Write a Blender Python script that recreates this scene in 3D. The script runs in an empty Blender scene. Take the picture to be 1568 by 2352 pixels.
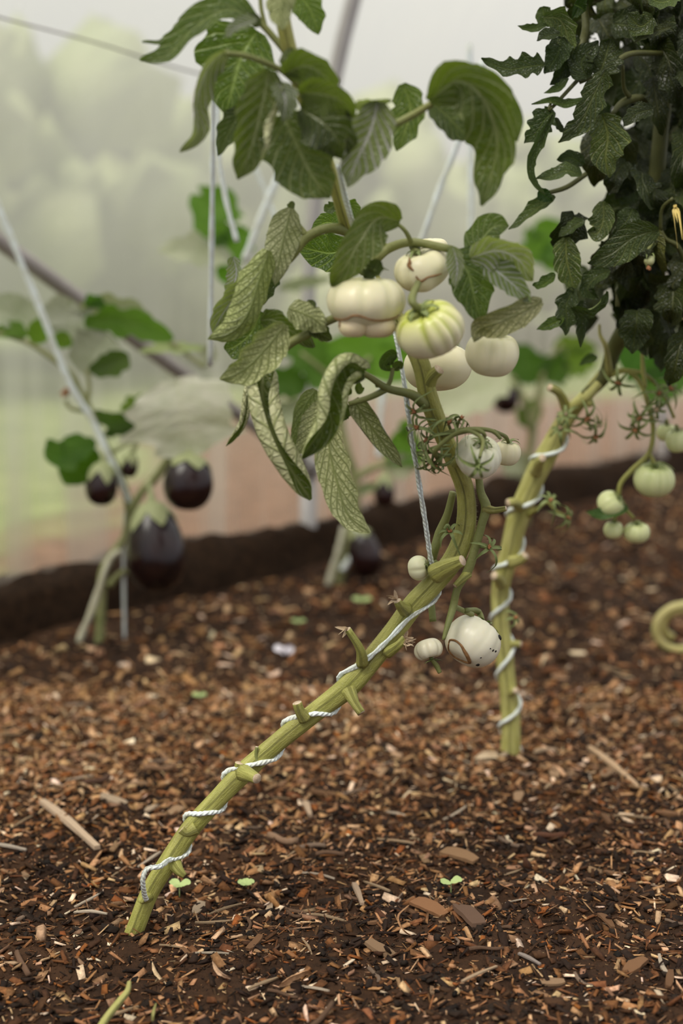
import bpy, math, random
import numpy as np
from mathutils import Vector, Matrix
from mathutils.bvhtree import BVHTree
from math import sin, cos, pi, radians as R

# ---------------------------------------------------------------- camera, world, light, exposure
C = bpy.context.scene.collection
SC = bpy.context.scene
F = 50 / 24 * 1568.0
CAMH = 0.62
PITCH = math.atan(526 / F)
cam_d = bpy.data.cameras.new('camera')
cam = bpy.data.objects.new('camera', cam_d)
C.objects.link(cam)
cam.location = (0, 0, CAMH)
cam.rotation_euler = (pi / 2 - PITCH, 0, 0)
cam_d.sensor_fit = 'HORIZONTAL'
cam_d.sensor_width = 24
cam_d.lens = 50
cam_d.clip_start = 0.05
cam_d.clip_end = 200
cam_d.dof.use_dof = True
cam_d.dof.focus_distance = 1.36
cam_d.dof.aperture_fstop = 2.8
SC.camera = cam

world = bpy.data.worlds.new('overcast_sky')
SC.world = world
world.use_nodes = True
_n = world.node_tree.nodes
_l = world.node_tree.links
_n.clear()
_tc = _n.new('ShaderNodeTexCoord')
_sep = _n.new('ShaderNodeSeparateXYZ')
_ramp = _n.new('ShaderNodeValToRGB')
_ramp.color_ramp.elements[0].position = 0.0
_ramp.color_ramp.elements[0].color = (0.60, 0.59, 0.62, 1)
_ramp.color_ramp.elements[1].position = 0.8
_ramp.color_ramp.elements[1].color = (1.32, 1.30, 1.26, 1)
_bg = _n.new('ShaderNodeBackground')
_bg.inputs['Strength'].default_value = 0.80
_out = _n.new('ShaderNodeOutputWorld')
_l.new(_tc.outputs['Generated'], _sep.inputs[0])
_l.new(_sep.outputs['Z'], _ramp.inputs[0])
_l.new(_ramp.outputs[0], _bg.inputs['Color'])
_l.new(_bg.outputs[0], _out.inputs['Surface'])

sun_d = bpy.data.lights.new('veiled_sun', 'SUN')
sun_d.energy = 3.4
sun_d.angle = R(32)
sun_d.color = (1.0, 0.94, 0.84)
sun = bpy.data.objects.new('veiled_sun', sun_d)
C.objects.link(sun)
sun.rotation_euler = (R(24), R(-24), 0)     # from above, left and the camera's side

SC.view_settings.view_transform = 'Standard'
SC.view_settings.look = 'None'
SC.view_settings.exposure = 0.2
SC.view_settings.gamma = 1.0
SC.view_settings.use_curve_mapping = False
SC.cycles.max_bounces = 10
SC.cycles.transparent_max_bounces = 24
SC.cycles.use_denoising = True

random.seed(11)
rng = np.random.default_rng(5)

# ---------------------------------------------------------------- geometry helpers
CAM = Vector((0, 0, CAMH))
FWD = Vector((0, cos(PITCH), -sin(PITCH)))
UP = Vector((0, sin(PITCH), cos(PITCH)))


def ray(x, y):
    return FWD + Vector((1, 0, 0)) * ((x - 784) / F) - UP * ((y - 1176) / F)


def P(x, y, Y):
    """the place in the garden, Y metres from the camera, that is seen at x, y"""
    d = ray(x, y)
    return CAM + d * (Y / d.y)


def G(x, y, z=0.0):
    d = ray(x, y)
    return CAM + d * ((z - CAMH) / d.z)


def scale_at(p):
    return (p - CAM).dot(FWD) / F


def vnoise(x, y, seed=0):
    x = np.asarray(x, float)
    y = np.asarray(y, float)
    xi = np.floor(x).astype(np.int64)
    yi = np.floor(y).astype(np.int64)
    xf, yf = x - xi, y - yi
    xf = xf * xf * (3 - 2 * xf)
    yf = yf * yf * (3 - 2 * yf)

    def h(a, b):
        v = (a * 374761393 + b * 668265263 + seed * 1274126177) & 0xFFFFFFFF
        v = ((v ^ (v >> 13)) * 1274126177) & 0xFFFFFFFF
        return ((v ^ (v >> 16)) & 0xFFFF) / 65535.0 - 0.5
    a = h(xi, yi) * (1 - xf) + h(xi + 1, yi) * xf
    b = h(xi, yi + 1) * (1 - xf) + h(xi + 1, yi + 1) * xf
    return a * (1 - yf) + b * yf


_FEET = [G(310, 2140), G(1170, 1748), G(230, 1482), G(770, 1335), G(1210, 1215)]


def ground_h(x, y):
    m = 0
    for q in _FEET:                                   # the soil is drawn up a little round each stem
        m = m + 0.007 * np.exp(-((x - q.x) ** 2 + (y - q.y) ** 2) / 0.0030)
    return m + (0.016 * vnoise(x * 3.1, y * 3.1, 1) + 0.011 * vnoise(x * 11, y * 11, 2)
            + 0.008 * vnoise(x * 37, y * 37, 3) + 0.005 * vnoise(x * 110, y * 110, 4))


def gh(x, y):
    return float(ground_h(np.array([x]), np.array([y]))[0])


def catmull(pts, n=6):
    if len(pts) < 3:
        a, b = pts[0], pts[-1]
        return [a + (b - a) * (i / n) for i in range(n + 1)]
    q = [pts[0] * 2 - pts[1]] + list(pts) + [pts[-1] * 2 - pts[-2]]
    out = []
    for i in range(1, len(q) - 2):
        p0, p1, p2, p3 = q[i - 1], q[i], q[i + 1], q[i + 2]
        for k in range(n):
            t = k / n
            out.append(0.5 * (2 * p1 + (p2 - p0) * t + (2 * p0 - 5 * p1 + 4 * p2 - p3) * t * t
                              + (3 * p1 - p0 - 3 * p2 + p3) * t ** 3))
    out.append(pts[-1].copy())
    return out


def lerp_list(v, n):
    out = []
    m = len(v) - 1
    for i in range(n):
        t = i / (n - 1) * m
        k = min(int(t), m - 1)
        out.append(v[k] + (v[k + 1] - v[k]) * (t - k))
    return out


_crt = np.random.default_rng(3).uniform(-.5, .5, (64, 64))


def crumple(x, y, seed):
    x += seed * 7.31 + 100
    y += seed * 3.77 + 100
    i, j = int(math.floor(x)), int(math.floor(y))
    fx, fy = x - i, y - j
    fx, fy = fx * fx * (3 - 2 * fx), fy * fy * (3 - 2 * fy)
    g = _crt
    i0, i1, j0, j1 = i % 64, (i + 1) % 64, j % 64, (j + 1) % 64
    return (g[i0, j0] * (1 - fx) + g[i1, j0] * fx) * (1 - fy) + (g[i0, j1] * (1 - fx) + g[i1, j1] * fx) * fy


class MB:
    def __init__(s):
        s.v, s.f, s.uv, s.mi, s.col = [], [], [], [], []
        s.has_col = False

    def add(s, verts, faces, uvs=None, mat=0, cols=None):
        b = len(s.v)
        s.v += [tuple(p) for p in verts]
        s.f += [tuple(i + b for i in f) for f in faces]
        s.uv += uvs if uvs else [(0.5, 0.5)] * len(verts)
        s.mi += [mat] * len(faces)
        if cols:
            s.has_col = True
            s.col += cols
        else:
            s.col += [(1, 1, 1)] * len(verts)
        return s


BASE = {}


def finish(o, label=None, cat=None, group=None, kind=None):
    if label:
        o['label'] = label
    if cat:
        o['category'] = cat
    if group:
        o['group'] = group
    if kind:
        o['kind'] = kind
    return o


def empty(name, loc, label, cat, group=None, kind=None):
    o = bpy.data.objects.new(name, None)
    o.empty_display_size = 0.02
    C.objects.link(o)
    o.location = loc
    BASE[o] = Vector(loc)
    return finish(o, label, cat, group, kind)


def build(name, mb, mats, parent=None, smooth=True, base=None, color=None, **kw):
    if base is None:
        if parent is not None:
            base = BASE[parent]
        else:
            n = max(1, len(mb.v))
            base = Vector((sum(p[0] for p in mb.v) / n, sum(p[1] for p in mb.v) / n, min(p[2] for p in mb.v)))
    me = bpy.data.meshes.new(name)
    me.from_pydata([(p[0] - base.x, p[1] - base.y, p[2] - base.z) for p in mb.v], [], mb.f)
    if not isinstance(mats, (list, tuple)):
        mats = [mats]
    for m in mats:
        me.materials.append(m)
    if any(mb.mi):
        me.polygons.foreach_set('material_index', mb.mi)
    lv = np.empty(len(me.loops), np.int32)
    me.loops.foreach_get('vertex_index', lv)
    uv = me.uv_layers.new(name='UVMap')
    uv.data.foreach_set('uv', np.array(mb.uv, np.float32)[lv].ravel())
    if mb.has_col:
        ca = me.color_attributes.new('Col', 'FLOAT_COLOR', 'POINT')
        c4 = np.ones((len(mb.v), 4), np.float32)
        c4[:, :3] = np.array(mb.col, np.float32)
        ca.data.foreach_set('color', c4.ravel())
    if smooth:
        me.polygons.foreach_set('use_smooth', [True] * len(me.polygons))
    me.update()
    o = bpy.data.objects.new(name, me)
    C.objects.link(o)
    if parent is not None:
        o.parent = parent
        BASE[o] = base
    else:
        o.location = base
        BASE[o] = base
    if color:
        o.color = (*color, 1)
    return finish(o, kw.get('label'), kw.get('cat'), kw.get('group'), kw.get('kind'))


def frames(path):
    n = len(path)
    T = []
    for i in range(n):
        a = path[max(0, i - 1)]
        b = path[min(n - 1, i + 1)]
        d = b - a
        T.append(d.normalized() if d.length > 1e-9 else Vector((0, 0, 1)))
    ref = Vector((0, -1, 0.2))
    if abs(T[0].dot(ref.normalized())) > 0.9:
        ref = Vector((1, 0, 0))
    N = (ref - T[0] * ref.dot(T[0])).normalized()
    out = []
    for t in T:
        N = (N - t * N.dot(t))
        N = N.normalized() if N.length > 1e-6 else t.orthogonal().normalized()
        out.append((t, N, t.cross(N)))
    return out


def tube(mb, path, radii, sides=10, ridge=(0, 0, 0), mat=0, capmat=None, noise=0.0, seed=0, flat=1.0, ends=True):
    n = len(path)
    rad = lerp_list(radii, n) if len(radii) != n else radii
    fr = frames(path)
    k, amp, tw = ridge
    rr = random.Random(seed)
    ph = [rr.uniform(0, 6.28) for _ in range(4)]
    vs, fs, uv = [], [], []
    L = 0
    for i, (p, (t, N, B)) in enumerate(zip(path, fr)):
        if i:
            L += (p - path[i - 1]).length
        for j in range(sides):
            a = 2 * pi * j / sides
            r = rad[i] * (1 + amp * cos(k * a + tw * L + ph[0]))
            if noise:
                r *= 1 + noise * (sin(L * 95 + ph[1] + 2 * a) * 0.6 + sin(L * 41 + ph[2] - a))
            vs.append(p + N * (r * cos(a)) + B * (r * sin(a) * flat))
            uv.append((L * 10, j / sides))
    for i in range(n - 1):
        for j in range(sides):
            a, b = i * sides + j, i * sides + (j + 1) % sides
            fs.append((a, b, b + sides, a + sides))
    mb.add(vs, fs, uv, mat)
    if ends:
        off = len(mb.v) - len(vs)
        for i, rev in ((0, True), (n - 1, False)):
            idx = [off + i * sides + j for j in range(sides)]
            mb.f.append(tuple(reversed(idx)) if rev else tuple(idx))
            mb.mi.append(capmat if (capmat is not None and not rev) else mat)
    return mb


def px_path(pts, n=6):
    return catmull([P(*p) for p in pts], n)


def px_tube(mb, pts, rpx, n=6, **kw):
    w = [P(*p) for p in pts]
    path = catmull(w, n)
    rr = lerp_list(rpx, len(path))
    rad = [r * scale_at(p) for r, p in zip(rr, path)]
    return tube(mb, path, rad, **kw)


def leaf_mesh(mb, path, hw, roll=0, curl=0.5, curl2=None, twist=0, lob=0.10, nlob=4, wav=0.12, a=0.55, b=0.85,
              nu=26, nv=12, seed=0, mat=0, ref=None, puff=0.07):
    """a blade along the midrib path; roll turns its upper face away from the viewer's side, curl rolls its edges up"""
    rr = random.Random(seed)
    ph = [rr.uniform(0, 6.28) for _ in range(8)]
    m = len(path) - 1
    pts = []
    for i in range(nu + 1):
        t = i / nu * m
        k = min(int(t), m - 1)
        pts.append(path[k] + (path[k + 1] - path[k]) * (t - k))
    um = a / (a + b)
    norm = um ** a * (1 - um) ** b
    vs, fs, uv = [], [], []
    Np = None
    for i, p in enumerate(pts):
        u = i / nu
        d = pts[min(nu, i + 1)] - pts[max(0, i - 1)]
        T = d.normalized() if d.length > 1e-9 else Vector((0, 0, -1))
        Cd = ((CAM if ref is None else ref) - p)
        Cd = Cd - T * Cd.dot(T)
        Cd = Cd.normalized() if Cd.length > 1e-4 else T.orthogonal().normalized()
        S = T.cross(Cd)
        f = R(roll) + R(twist) * (u - 0.3)
        N = Cd * cos(f) + S * sin(f)
        if Np is not None:                        # keep the blade from flipping at bends
            N = (N * 0.5 + (Np - T * Np.dot(T)) * 0.5).normalized()
        Np = N
        B = T.cross(N)
        uu = min(max(u, 0.012), 0.992)
        w = hw * (uu ** a * (1 - uu) ** b) / norm
        for j in range(nv + 1):
            s = -1 + 2 * j / nv
            side = 0 if s < 0 else 1
            sw = (u * nlob + ph[side]) % 1.0
            ws = w * (1 + lob * (abs(sw - 0.25) * 2 - 0.5) * abs(s) + 0.5 * lob * sin(u * 23 + ph[2 + side]) * s * s)
            c = curl if (s < 0 or curl2 is None) else curl2
            c = c * (0.55 + 0.45 * sin(pi * min(1, u * 1.1)))
            x = z = 0.0
            for k in range(6):                       # the edge bends more the farther it is from the midrib
                q = abs(s) * (k + 0.5) / 6
                th = c * q ** (1.25 if abs(c) < 1.6 else 1.5)
                x += cos(th) * ws * abs(s) / 6
                z += sin(th) * ws * abs(s) / 6
            if s < 0:
                x = -x
            z += wav * hw * (sin(u * 9 + ph[4] + s) * s * s * 0.6 + sin(u * 21 + ph[5] + 2.5 * s) * abs(s) * 0.28)
            z += puff * hw * (abs(sin((u - 0.32 * abs(s) ** 0.8) * pi * 8)) - .5) * min(1, 6 * abs(s)) * (1 - abs(s) ** 3) * min(1, 3.2 * (1 - u))      # puffed tissue between the veins
            z += wav * hw * 0.8 * (float(crumple(u * 5, s * 1.7, seed)) + 0.5 * float(crumple(u * 12, s * 4, seed + 3))) * min(1, 3 * abs(s))
            z += 0.10 * hw * abs(s) ** 0.6
            x += wav * hw * 0.25 * sin(u * 13 + ph[6]) * s * s
            vs.append(p + B * x + N * z)
            uv.append((u, j / nv))
    for i in range(nu):
        for j in range(nv):
            q = i * (nv + 1) + j
            fs.append((q, q + 1, q + nv + 2, q + nv + 1))
    mb.add(vs, fs, uv, mat)
    return mb


def px_leaf(name, pts, hw, mat, parent, color=None, **kw):
    path = px_path(pts, 8)
    s = scale_at(path[len(path) // 2])
    mb = MB()
    leaf_mesh(mb, path, hw * s, **kw)
    return build(name, mb, mat, parent, color=color)


def sepals(mb, c, axis, n, length, width, spread=1.0, droop=0.4, seed=0, mat=0):
    """a whorl of narrow curling strips round an axis"""
    rr = random.Random(seed)
    axis = axis.normalized()
    e1 = axis.orthogonal().normalized()
    e2 = axis.cross(e1)
    for i in range(n):
        a = 2 * pi * i / n + rr.uniform(-0.25, 0.25)
        o = e1 * cos(a) + e2 * sin(a)
        l = length * rr.uniform(0.75, 1.15)
        dr = droop * rr.uniform(0.3, 1.7)
        pts = [c, c + (o * 0.35 * spread + axis * 0.16) * l, c + (o * 0.7 * spread + axis * (0.2 - 0.25 * dr)) * l,
               c + (o * 0.95 * spread + axis * (0.2 - 0.9 * dr) + e2 * rr.uniform(-.15, .15)) * l]
        leaf_mesh(mb, catmull(pts, 5), width, roll=0, curl=rr.uniform(0.4, 1.4), lob=0, wav=0.1, a=0.25, b=0.75,
                  nu=9, nv=2, seed=seed + i, mat=mat, ref=c + axis * 0.5 + o * 0.1)
    return mb


# ---------------------------------------------------------------- material helpers
class Mat:
    def __init__(s, name):
        s.m = bpy.data.materials.new(name)
        s.m.use_nodes = True
        s.t = s.m.node_tree
        s.t.nodes.clear()
        s.out = s.n('ShaderNodeOutputMaterial')

    def n(s, typ, **kw):
        nd = s.t.nodes.new(typ)
        for k, v in kw.items():
            setattr(nd, k, v)
        return nd

    def set(s, sock, v):
        if hasattr(v, 'links') or isinstance(v, bpy.types.NodeSocket):
            s.t.links.new(v, sock)
        elif isinstance(v, (tuple, list)) and sock.type == 'RGBA' and len(v) == 3:
            sock.default_value = (*v, 1)
        else:
            sock.default_value = v

    def math(s, op, a, b=0.0, c=0.0, clamp=False):
        nd = s.n('ShaderNodeMath', operation=op, use_clamp=clamp)
        for i, v in enumerate((a, b, c)):
            s.set(nd.inputs[i], v)
        return nd.outputs[0]

    def mix(s, f, a, b, blend='MIX'):
        nd = s.n('ShaderNodeMix', data_type='RGBA', blend_type=blend)
        s.set(nd.inputs[0], f)
        s.set(nd.inputs[6], a)
        s.set(nd.inputs[7], b)
        return nd.outputs[2]

    def rng(s, v, a, b, c=0.0, d=1.0):
        nd = s.n('ShaderNodeMapRange', clamp=True)
        for i, q in enumerate((v, a, b, c, d)):
            s.set(nd.inputs[i], q)
        return nd.outputs[0]

    def noise(s, scale, detail=3, rough=0.55, vec=None):
        nd = s.n('ShaderNodeTexNoise')
        nd.inputs['Scale'].default_value = scale
        nd.inputs['Detail'].default_value = detail
        nd.inputs['Roughness'].default_value = rough
        if vec is None:
            vec = s.n('ShaderNodeTexCoord').outputs['Object']
        s.t.links.new(vec, nd.inputs['Vector'])
        return nd.outputs['Fac']

    def bump(s, h, dist, strength=1.0):
        nd = s.n('ShaderNodeBump')
        nd.inputs['Strength'].default_value = strength
        nd.inputs['Distance'].default_value = dist
        s.t.links.new(h, nd.inputs['Height'])
        return nd.outputs[0]

    def principled(s, col, rough=0.5, **kw):
        nd = s.n('ShaderNodeBsdfPrincipled')
        s.set(nd.inputs['Base Color'], col)
        s.set(nd.inputs['Roughness'], rough)
        for k, v in kw.items():
            s.set(nd.inputs[k.replace('_', ' ')], v)
        return nd

    def done(s, sh):
        s.t.links.new(sh, s.out.inputs['Surface'])
        return s.m


def leaf_material(name, top, top2, under, vein_under, transl, tr=0.25, rough=0.48, nv=8, spec=0.4, bumpd=0.0016):
    m = Mat(name)
    uv = m.n('ShaderNodeUVMap', uv_map='UVMap')
    sp = m.n('ShaderNodeSeparateXYZ')
    m.t.links.new(uv.outputs[0], sp.inputs[0])
    u, v = sp.outputs[0], sp.outputs[1]
    av = m.math('ABSOLUTE', m.math('MULTIPLY_ADD', v, 2.0, -1.0))
    t = m.math('MULTIPLY', m.math('MULTIPLY_ADD', m.math('POWER', av, 0.8), -0.32, u), float(nv))
    fr = m.math('PINGPONG', t, 0.5)
    side = m.rng(fr, 0.0, 0.16, 1.0, 0.0)
    mid = m.rng(av, 0.0, 0.10, 1.0, 0.0)
    cmb = m.n('ShaderNodeCombineXYZ')
    m.t.links.new(m.math('MULTIPLY', u, 22.0), cmb.inputs[0])
    m.t.links.new(m.math('MULTIPLY', v, 9.0), cmb.inputs[1])
    vo = m.n('ShaderNodeTexVoronoi', feature='DISTANCE_TO_EDGE')
    vo.inputs['Scale'].default_value = 1.0
    m.t.links.new(cmb.outputs[0], vo.inputs['Vector'])
    net = m.math('MULTIPLY', m.rng(vo.outputs['Distance'], 0.0, 0.14, 1.0, 0.0), 0.55)
    vein = m.math('MAXIMUM', m.math('MAXIMUM', side, mid), net)
    nz = m.noise(38, 4)
    oi = m.n('ShaderNodeObjectInfo')
    ctop = m.mix(m.rng(nz, 0.32, 0.68), top, top2)
    ctop = m.mix(m.math('MULTIPLY', m.math('MAXIMUM', side, mid), 0.38), ctop, under)
    cund = m.mix(m.rng(nz, 0.3, 0.7), under, tuple(c * 0.82 for c in under))
    cund = m.mix(m.math('MULTIPLY', vein, 0.85), cund, vein_under)
    geo = m.n('ShaderNodeNewGeometry')
    col = m.mix(geo.outputs['Backfacing'], ctop, cund)
    col = m.mix(1.0, col, oi.outputs['Color'], 'MULTIPLY')
    hgt = m.math('MULTIPLY', vein, -1.0)
    bp = m.bump(hgt, bumpd, 0.8)
    pr = m.principled(col, rough, Normal=bp)
    pr.inputs['Specular IOR Level'].default_value = spec
    tl = m.n('ShaderNodeBsdfTranslucent')
    m.set(tl.inputs['Color'], m.mix(1.0, m.mix(m.math('MULTIPLY', vein, 0.35), transl, top2), oi.outputs['Color'], 'MULTIPLY'))
    ms = m.n('ShaderNodeMixShader')
    ms.inputs[0].default_value = tr
    m.t.links.new(pr.outputs[0], ms.inputs[1])
    m.t.links.new(tl.outputs[0], ms.inputs[2])
    return m.done(ms.outputs[0])


LEAF = leaf_material('tomato_leaf', (0.026, 0.042, 0.006), (0.074, 0.100, 0.018), (0.57, 0.57, 0.35), (0.19, 0.225, 0.065),
                     (0.20, 0.29, 0.025), 0.24, rough=0.42, spec=0.55)
LEAFD = leaf_material('shade_dark_tomato_leaf', (0.012, 0.020, 0.004), (0.032, 0.046, 0.011), (0.14, 0.155, 0.065), (0.045, 0.06, 0.016),  # tomato leaf copy, darkened to paint in the heavy shade of the foliage
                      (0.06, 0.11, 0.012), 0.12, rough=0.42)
EGGLEAF = leaf_material('aubergine_leaf', (0.10, 0.15, 0.055), (0.17, 0.21, 0.10), (0.24, 0.30, 0.13), (0.16, 0.22, 0.07),
                        (0.24, 0.38, 0.03), 0.42, rough=0.6, nv=5, spec=0.25)

EGGPALE = leaf_material('toplit_pale_aubergine_leaf', (0.45, 0.51, 0.37), (0.54, 0.58, 0.46), (0.36, 0.42, 0.24), (0.26, 0.32, 0.14),  # paler copy of the aubergine leaf, top light put into its colour
                        (0.36, 0.44, 0.16), 0.30, rough=0.6, nv=5, spec=0.25, bumpd=0.0008)


def inside(pts):
    out = []
    for x, y, Y in pts:
        while (P(x, y, Y) - W0).dot(WN) < 0.07:
            Y -= 0.02
        out.append((x, y, Y))
    return out


def egg_mat(c):
    if c[0] >= 1.3:
        return EGGPALE, tuple(min(1.25, q / 1.75) for q in c)
    return EGGLEAF, c


def plain(name, c1, c2, scale=40, rough=0.55, bumpd=0.0, bscale=None, spec=0.4, use_obj=False, **kw):
    m = Mat(name)
    col = m.mix(m.rng(m.noise(scale, 4), 0.3, 0.7), c1, c2)
    if use_obj:
        col = m.mix(1.0, col, m.n('ShaderNodeObjectInfo').outputs['Color'], 'MULTIPLY')
    pr = m.principled(col, rough, **kw)
    pr.inputs['Specular IOR Level'].default_value = spec
    if bumpd:
        m.set(pr.inputs['Normal'], m.bump(m.noise(bscale or scale * 4, 4), bumpd))
    return m.done(pr.outputs[0])


def stem_material(name, c1, c2, c3, sc=1.0):
    m = Mat(name)
    uv = m.n('ShaderNodeUVMap', uv_map='UVMap')
    mp = m.n('ShaderNodeMapping')
    mp.inputs['Scale'].default_value = (3.0, 14.0, 1.0)
    m.t.links.new(uv.outputs[0], mp.inputs[0])
    st = m.noise(1.0, 4, 0.6, mp.outputs[0])
    blot = m.noise(26, 5)
    fine = m.noise(700, 3)
    col = m.mix(m.rng(st, 0.35, 0.65), c1, c2)
    col = m.mix(m.math('MULTIPLY', m.rng(blot, 0.52, 0.75), 0.65), col, c3)
    col = m.mix(m.math('MULTIPLY', m.rng(fine, 0.55, 0.75), 0.35), col, (0.42, 0.40, 0.22))
    h = m.math('MULTIPLY_ADD', st, 2.0, m.math('MULTIPLY', fine, 0.6))
    pr = m.principled(col, 0.5, Normal=m.bump(h, 0.0008))
    pr.inputs['Specular IOR Level'].default_value = 0.4
    return m.done(pr.outputs[0])


STEM = stem_material('tomato_stem', (0.26, 0.262, 0.055), (0.38, 0.37, 0.10), (0.17, 0.145, 0.045))
STEMD = plain('dark_tomato_stem', (0.13, 0.15, 0.04), (0.21, 0.22, 0.07), 30, 0.55, 0.0005, 400)
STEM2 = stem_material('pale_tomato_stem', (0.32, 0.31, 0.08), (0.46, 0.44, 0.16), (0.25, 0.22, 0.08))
STEMU = plain('green_stem_painted_shade', (0.055, 0.060, 0.014), (0.095, 0.10, 0.026), 30, 0.55, 0.0005, 400)  # greener stem tone, darkened further to paint in the shade of the leaves
CUT = plain('cut_pith', (0.62, 0.52, 0.38), (0.48, 0.34, 0.22), 300, 0.8, 0.0005, 900)
DRY = plain('dry_husk', (0.42, 0.30, 0.18), (0.55, 0.44, 0.30), 200, 0.8, 0.0005, 700)
RUST = plain('withered_flower', (0.36, 0.15, 0.06), (0.24, 0.11, 0.05), 200, 0.8)
SEPAL = plain('sepal_green', (0.12, 0.16, 0.045), (0.21, 0.25, 0.085), 120, 0.55, 0.0003, 600)
HAIR = plain('stem_hair', (0.50, 0.48, 0.30), (0.42, 0.40, 0.22), 60, 0.5)
TWINE = None
_m = Mat('pale_twine')
_w = _m.n('ShaderNodeUVMap', uv_map='UVMap')
_sp = _m.n('ShaderNodeSeparateXYZ')
_m.t.links.new(_w.outputs[0], _sp.inputs[0])
_st = _m.math('SINE', _m.math('MULTIPLY_ADD', _sp.outputs[1], 18.85, _m.math('MULTIPLY', _sp.outputs[0], 130.0)))
_nz = _m.rng(_m.noise(55, 4), 0.42, 0.62)
_oi = _m.n('ShaderNodeObjectInfo')
_c = _m.mix(_nz, (0.82, 0.90, 0.88), (0.70, 0.74, 0.66))
_c = _m.mix(1.0, _c, _oi.outputs['Color'], 'MULTIPLY')
_pr = _m.principled(_m.mix(_m.rng(_st, -1, 0.2, 0.2, 0.0), _c, (0.30, 0.28, 0.20)), 0.75, Normal=_m.bump(_st, 0.0003))
TWINE = _m.done(_pr.outputs[0])

_m = Mat('tomato_skin')
_ca = _m.n('ShaderNodeVertexColor', layer_name='Col')
_cc = _m.mix(_m.math('MULTIPLY', _m.rng(_m.noise(60, 5), 0.35, 0.7), 0.25), _ca.outputs[0], (0.62, 0.60, 0.36))
_pr = _m.principled(_cc, 0.34, Subsurface_Weight=0.25, Subsurface_Radius=(0.012, 0.009, 0.005), Subsurface_Scale=0.5)
_pr.inputs['Specular IOR Level'].default_value = 0.42
_m.set(_pr.inputs['Normal'], _m.bump(_m.noise(70, 3), 0.0005, 0.5))
TOMATO = _m.done(_pr.outputs[0])
SCAR = plain('brown_scar', (0.16, 0.075, 0.025), (0.30, 0.16, 0.06), 250, 0.75, 0.0006, 700)

_m = Mat('aubergine_skin')
_pr = _m.principled(_m.mix(_m.rng(_m.noise(18, 3), 0.35, 0.75), (0.006, 0.0025, 0.003), (0.024, 0.007, 0.006)), 0.20)
_pr.inputs['Specular IOR Level'].default_value = 0.5
AUB = _m.done(_pr.outputs[0])
AUBCAL = plain('aubergine_calyx', (0.24, 0.27, 0.12), (0.34, 0.36, 0.19), 60, 0.6)
AUBSTEM = plain('aubergine_stem', (0.16, 0.18, 0.06), (0.30, 0.30, 0.14), 30, 0.6)
PIPE = plain('galvanised_pipe', (0.40, 0.38, 0.37), (0.50, 0.48, 0.47), 9, 0.45, Metallic=0.1)
PIPED = plain('weathered_pipe', (0.30, 0.27, 0.24), (0.44, 0.40, 0.38), 12, 0.5, Metallic=0.2)
WIRE = plain('thin_wire', (0.18, 0.16, 0.15), (0.25, 0.22, 0.20), 40, 0.5)

# soil and chips carry one colour per piece
_m = Mat('dark_soil')
_a = _m.noise(9, 5)
_b = _m.noise(140, 5, 0.7)
_c = _m.mix(_m.rng(_b, 0.35, 0.7), (0.005, 0.003, 0.002), (0.034, 0.016, 0.008))
_c = _m.mix(_m.rng(_a, 0.3, 0.7), _c, _m.mix(0.5, _c, (0.12, 0.06, 0.03)))
_pr = _m.principled(_c, 0.9, Normal=_m.bump(_b, 0.006))
_pr.inputs['Specular IOR Level'].default_value = 0.15
SOIL = _m.done(_pr.outputs[0])
_m = Mat('wood_chip')
_ca = _m.n('ShaderNodeVertexColor', layer_name='Col')
_g = _m.noise(260, 3)
_c = _m.mix(1.0, _ca.outputs[0], _m.mix(_m.rng(_g, 0.3, 0.7), (0.62, 0.58, 0.55), (1.1, 1.1, 1.1)), 'MULTIPLY')
_c = _m.mix(1.0, _c, _m.n('ShaderNodeObjectInfo').outputs['Color'], 'MULTIPLY')
_pr = _m.principled(_c, 0.8, Normal=_m.bump(_g, 0.0008))
_pr.inputs['Specular IOR Level'].default_value = 0.2
CHIP = _m.done(_pr.outputs[0])

# ---------------------------------------------------------------- setting: tunnel wall, ground, outside
W0 = Vector((-0.075, 3.16, 0))
WD = Vector((0.62, 0.785, 0)).normalized()          # along the wall, away from the camera
WN = Vector((WD.y, -WD.x, 0))                        # inward


def wallp(t, s, z):
    return W0 + WD * t + WN * s + Vector((0, 0, z))


def hoop_profile(z_or_ang):
    """(inward offset, height) of the tunnel's hoop: a straight leg to 0.5 m, then an arc of radius 2 m"""
    q = z_or_ang
    if q < 0.5:
        return 0.0, q
    a = (q - 0.5) / 2.0
    return 2.0 - 2.0 * cos(a), 0.5 + 2.0 * sin(a)


def grid(fn, nu, nv):
    vs = [fn(i, j) for i in range(nu + 1) for j in range(nv + 1)]
    fs = [(i * (nv + 1) + j, i * (nv + 1) + j + 1, (i + 1) * (nv + 1) + j + 1, (i + 1) * (nv + 1) + j)
          for i in range(nu) for j in range(nv)]
    return vs, fs


# soil floor
ys = np.concatenate([np.array([-1.5, -0.5, 0.3]), np.geomspace(0.75, 7.5, 330)])
us = np.linspace(-1, 1, 300)
YY, UU = np.meshgrid(ys, us, indexing='ij')
XX = UU * (0.75 + 0.55 * np.abs(YY))
ZZ = ground_h(XX, YY)
st = (XX - W0.x) * WN.x + (YY - W0.y) * WN.y
ZZ = np.where(st < 0.0, np.minimum(ZZ, -0.02), ZZ)
n1, n2 = XX.shape
mb = MB()
mb.v = list(map(tuple, np.stack([XX.ravel(), YY.ravel(), ZZ.ravel()], 1)))
ii = (np.arange(n1 - 1)[:, None] * n2 + np.arange(n2 - 1)[None, :]).ravel()
mb.f = list(map(tuple, np.stack([ii, ii + 1, ii + n2 + 1, ii + n2], 1)))
mb.uv = [(0, 0)] * len(mb.v)
mb.mi = [0] * len(mb.f)
mb.col = [(1, 1, 1)] * len(mb.v)
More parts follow.
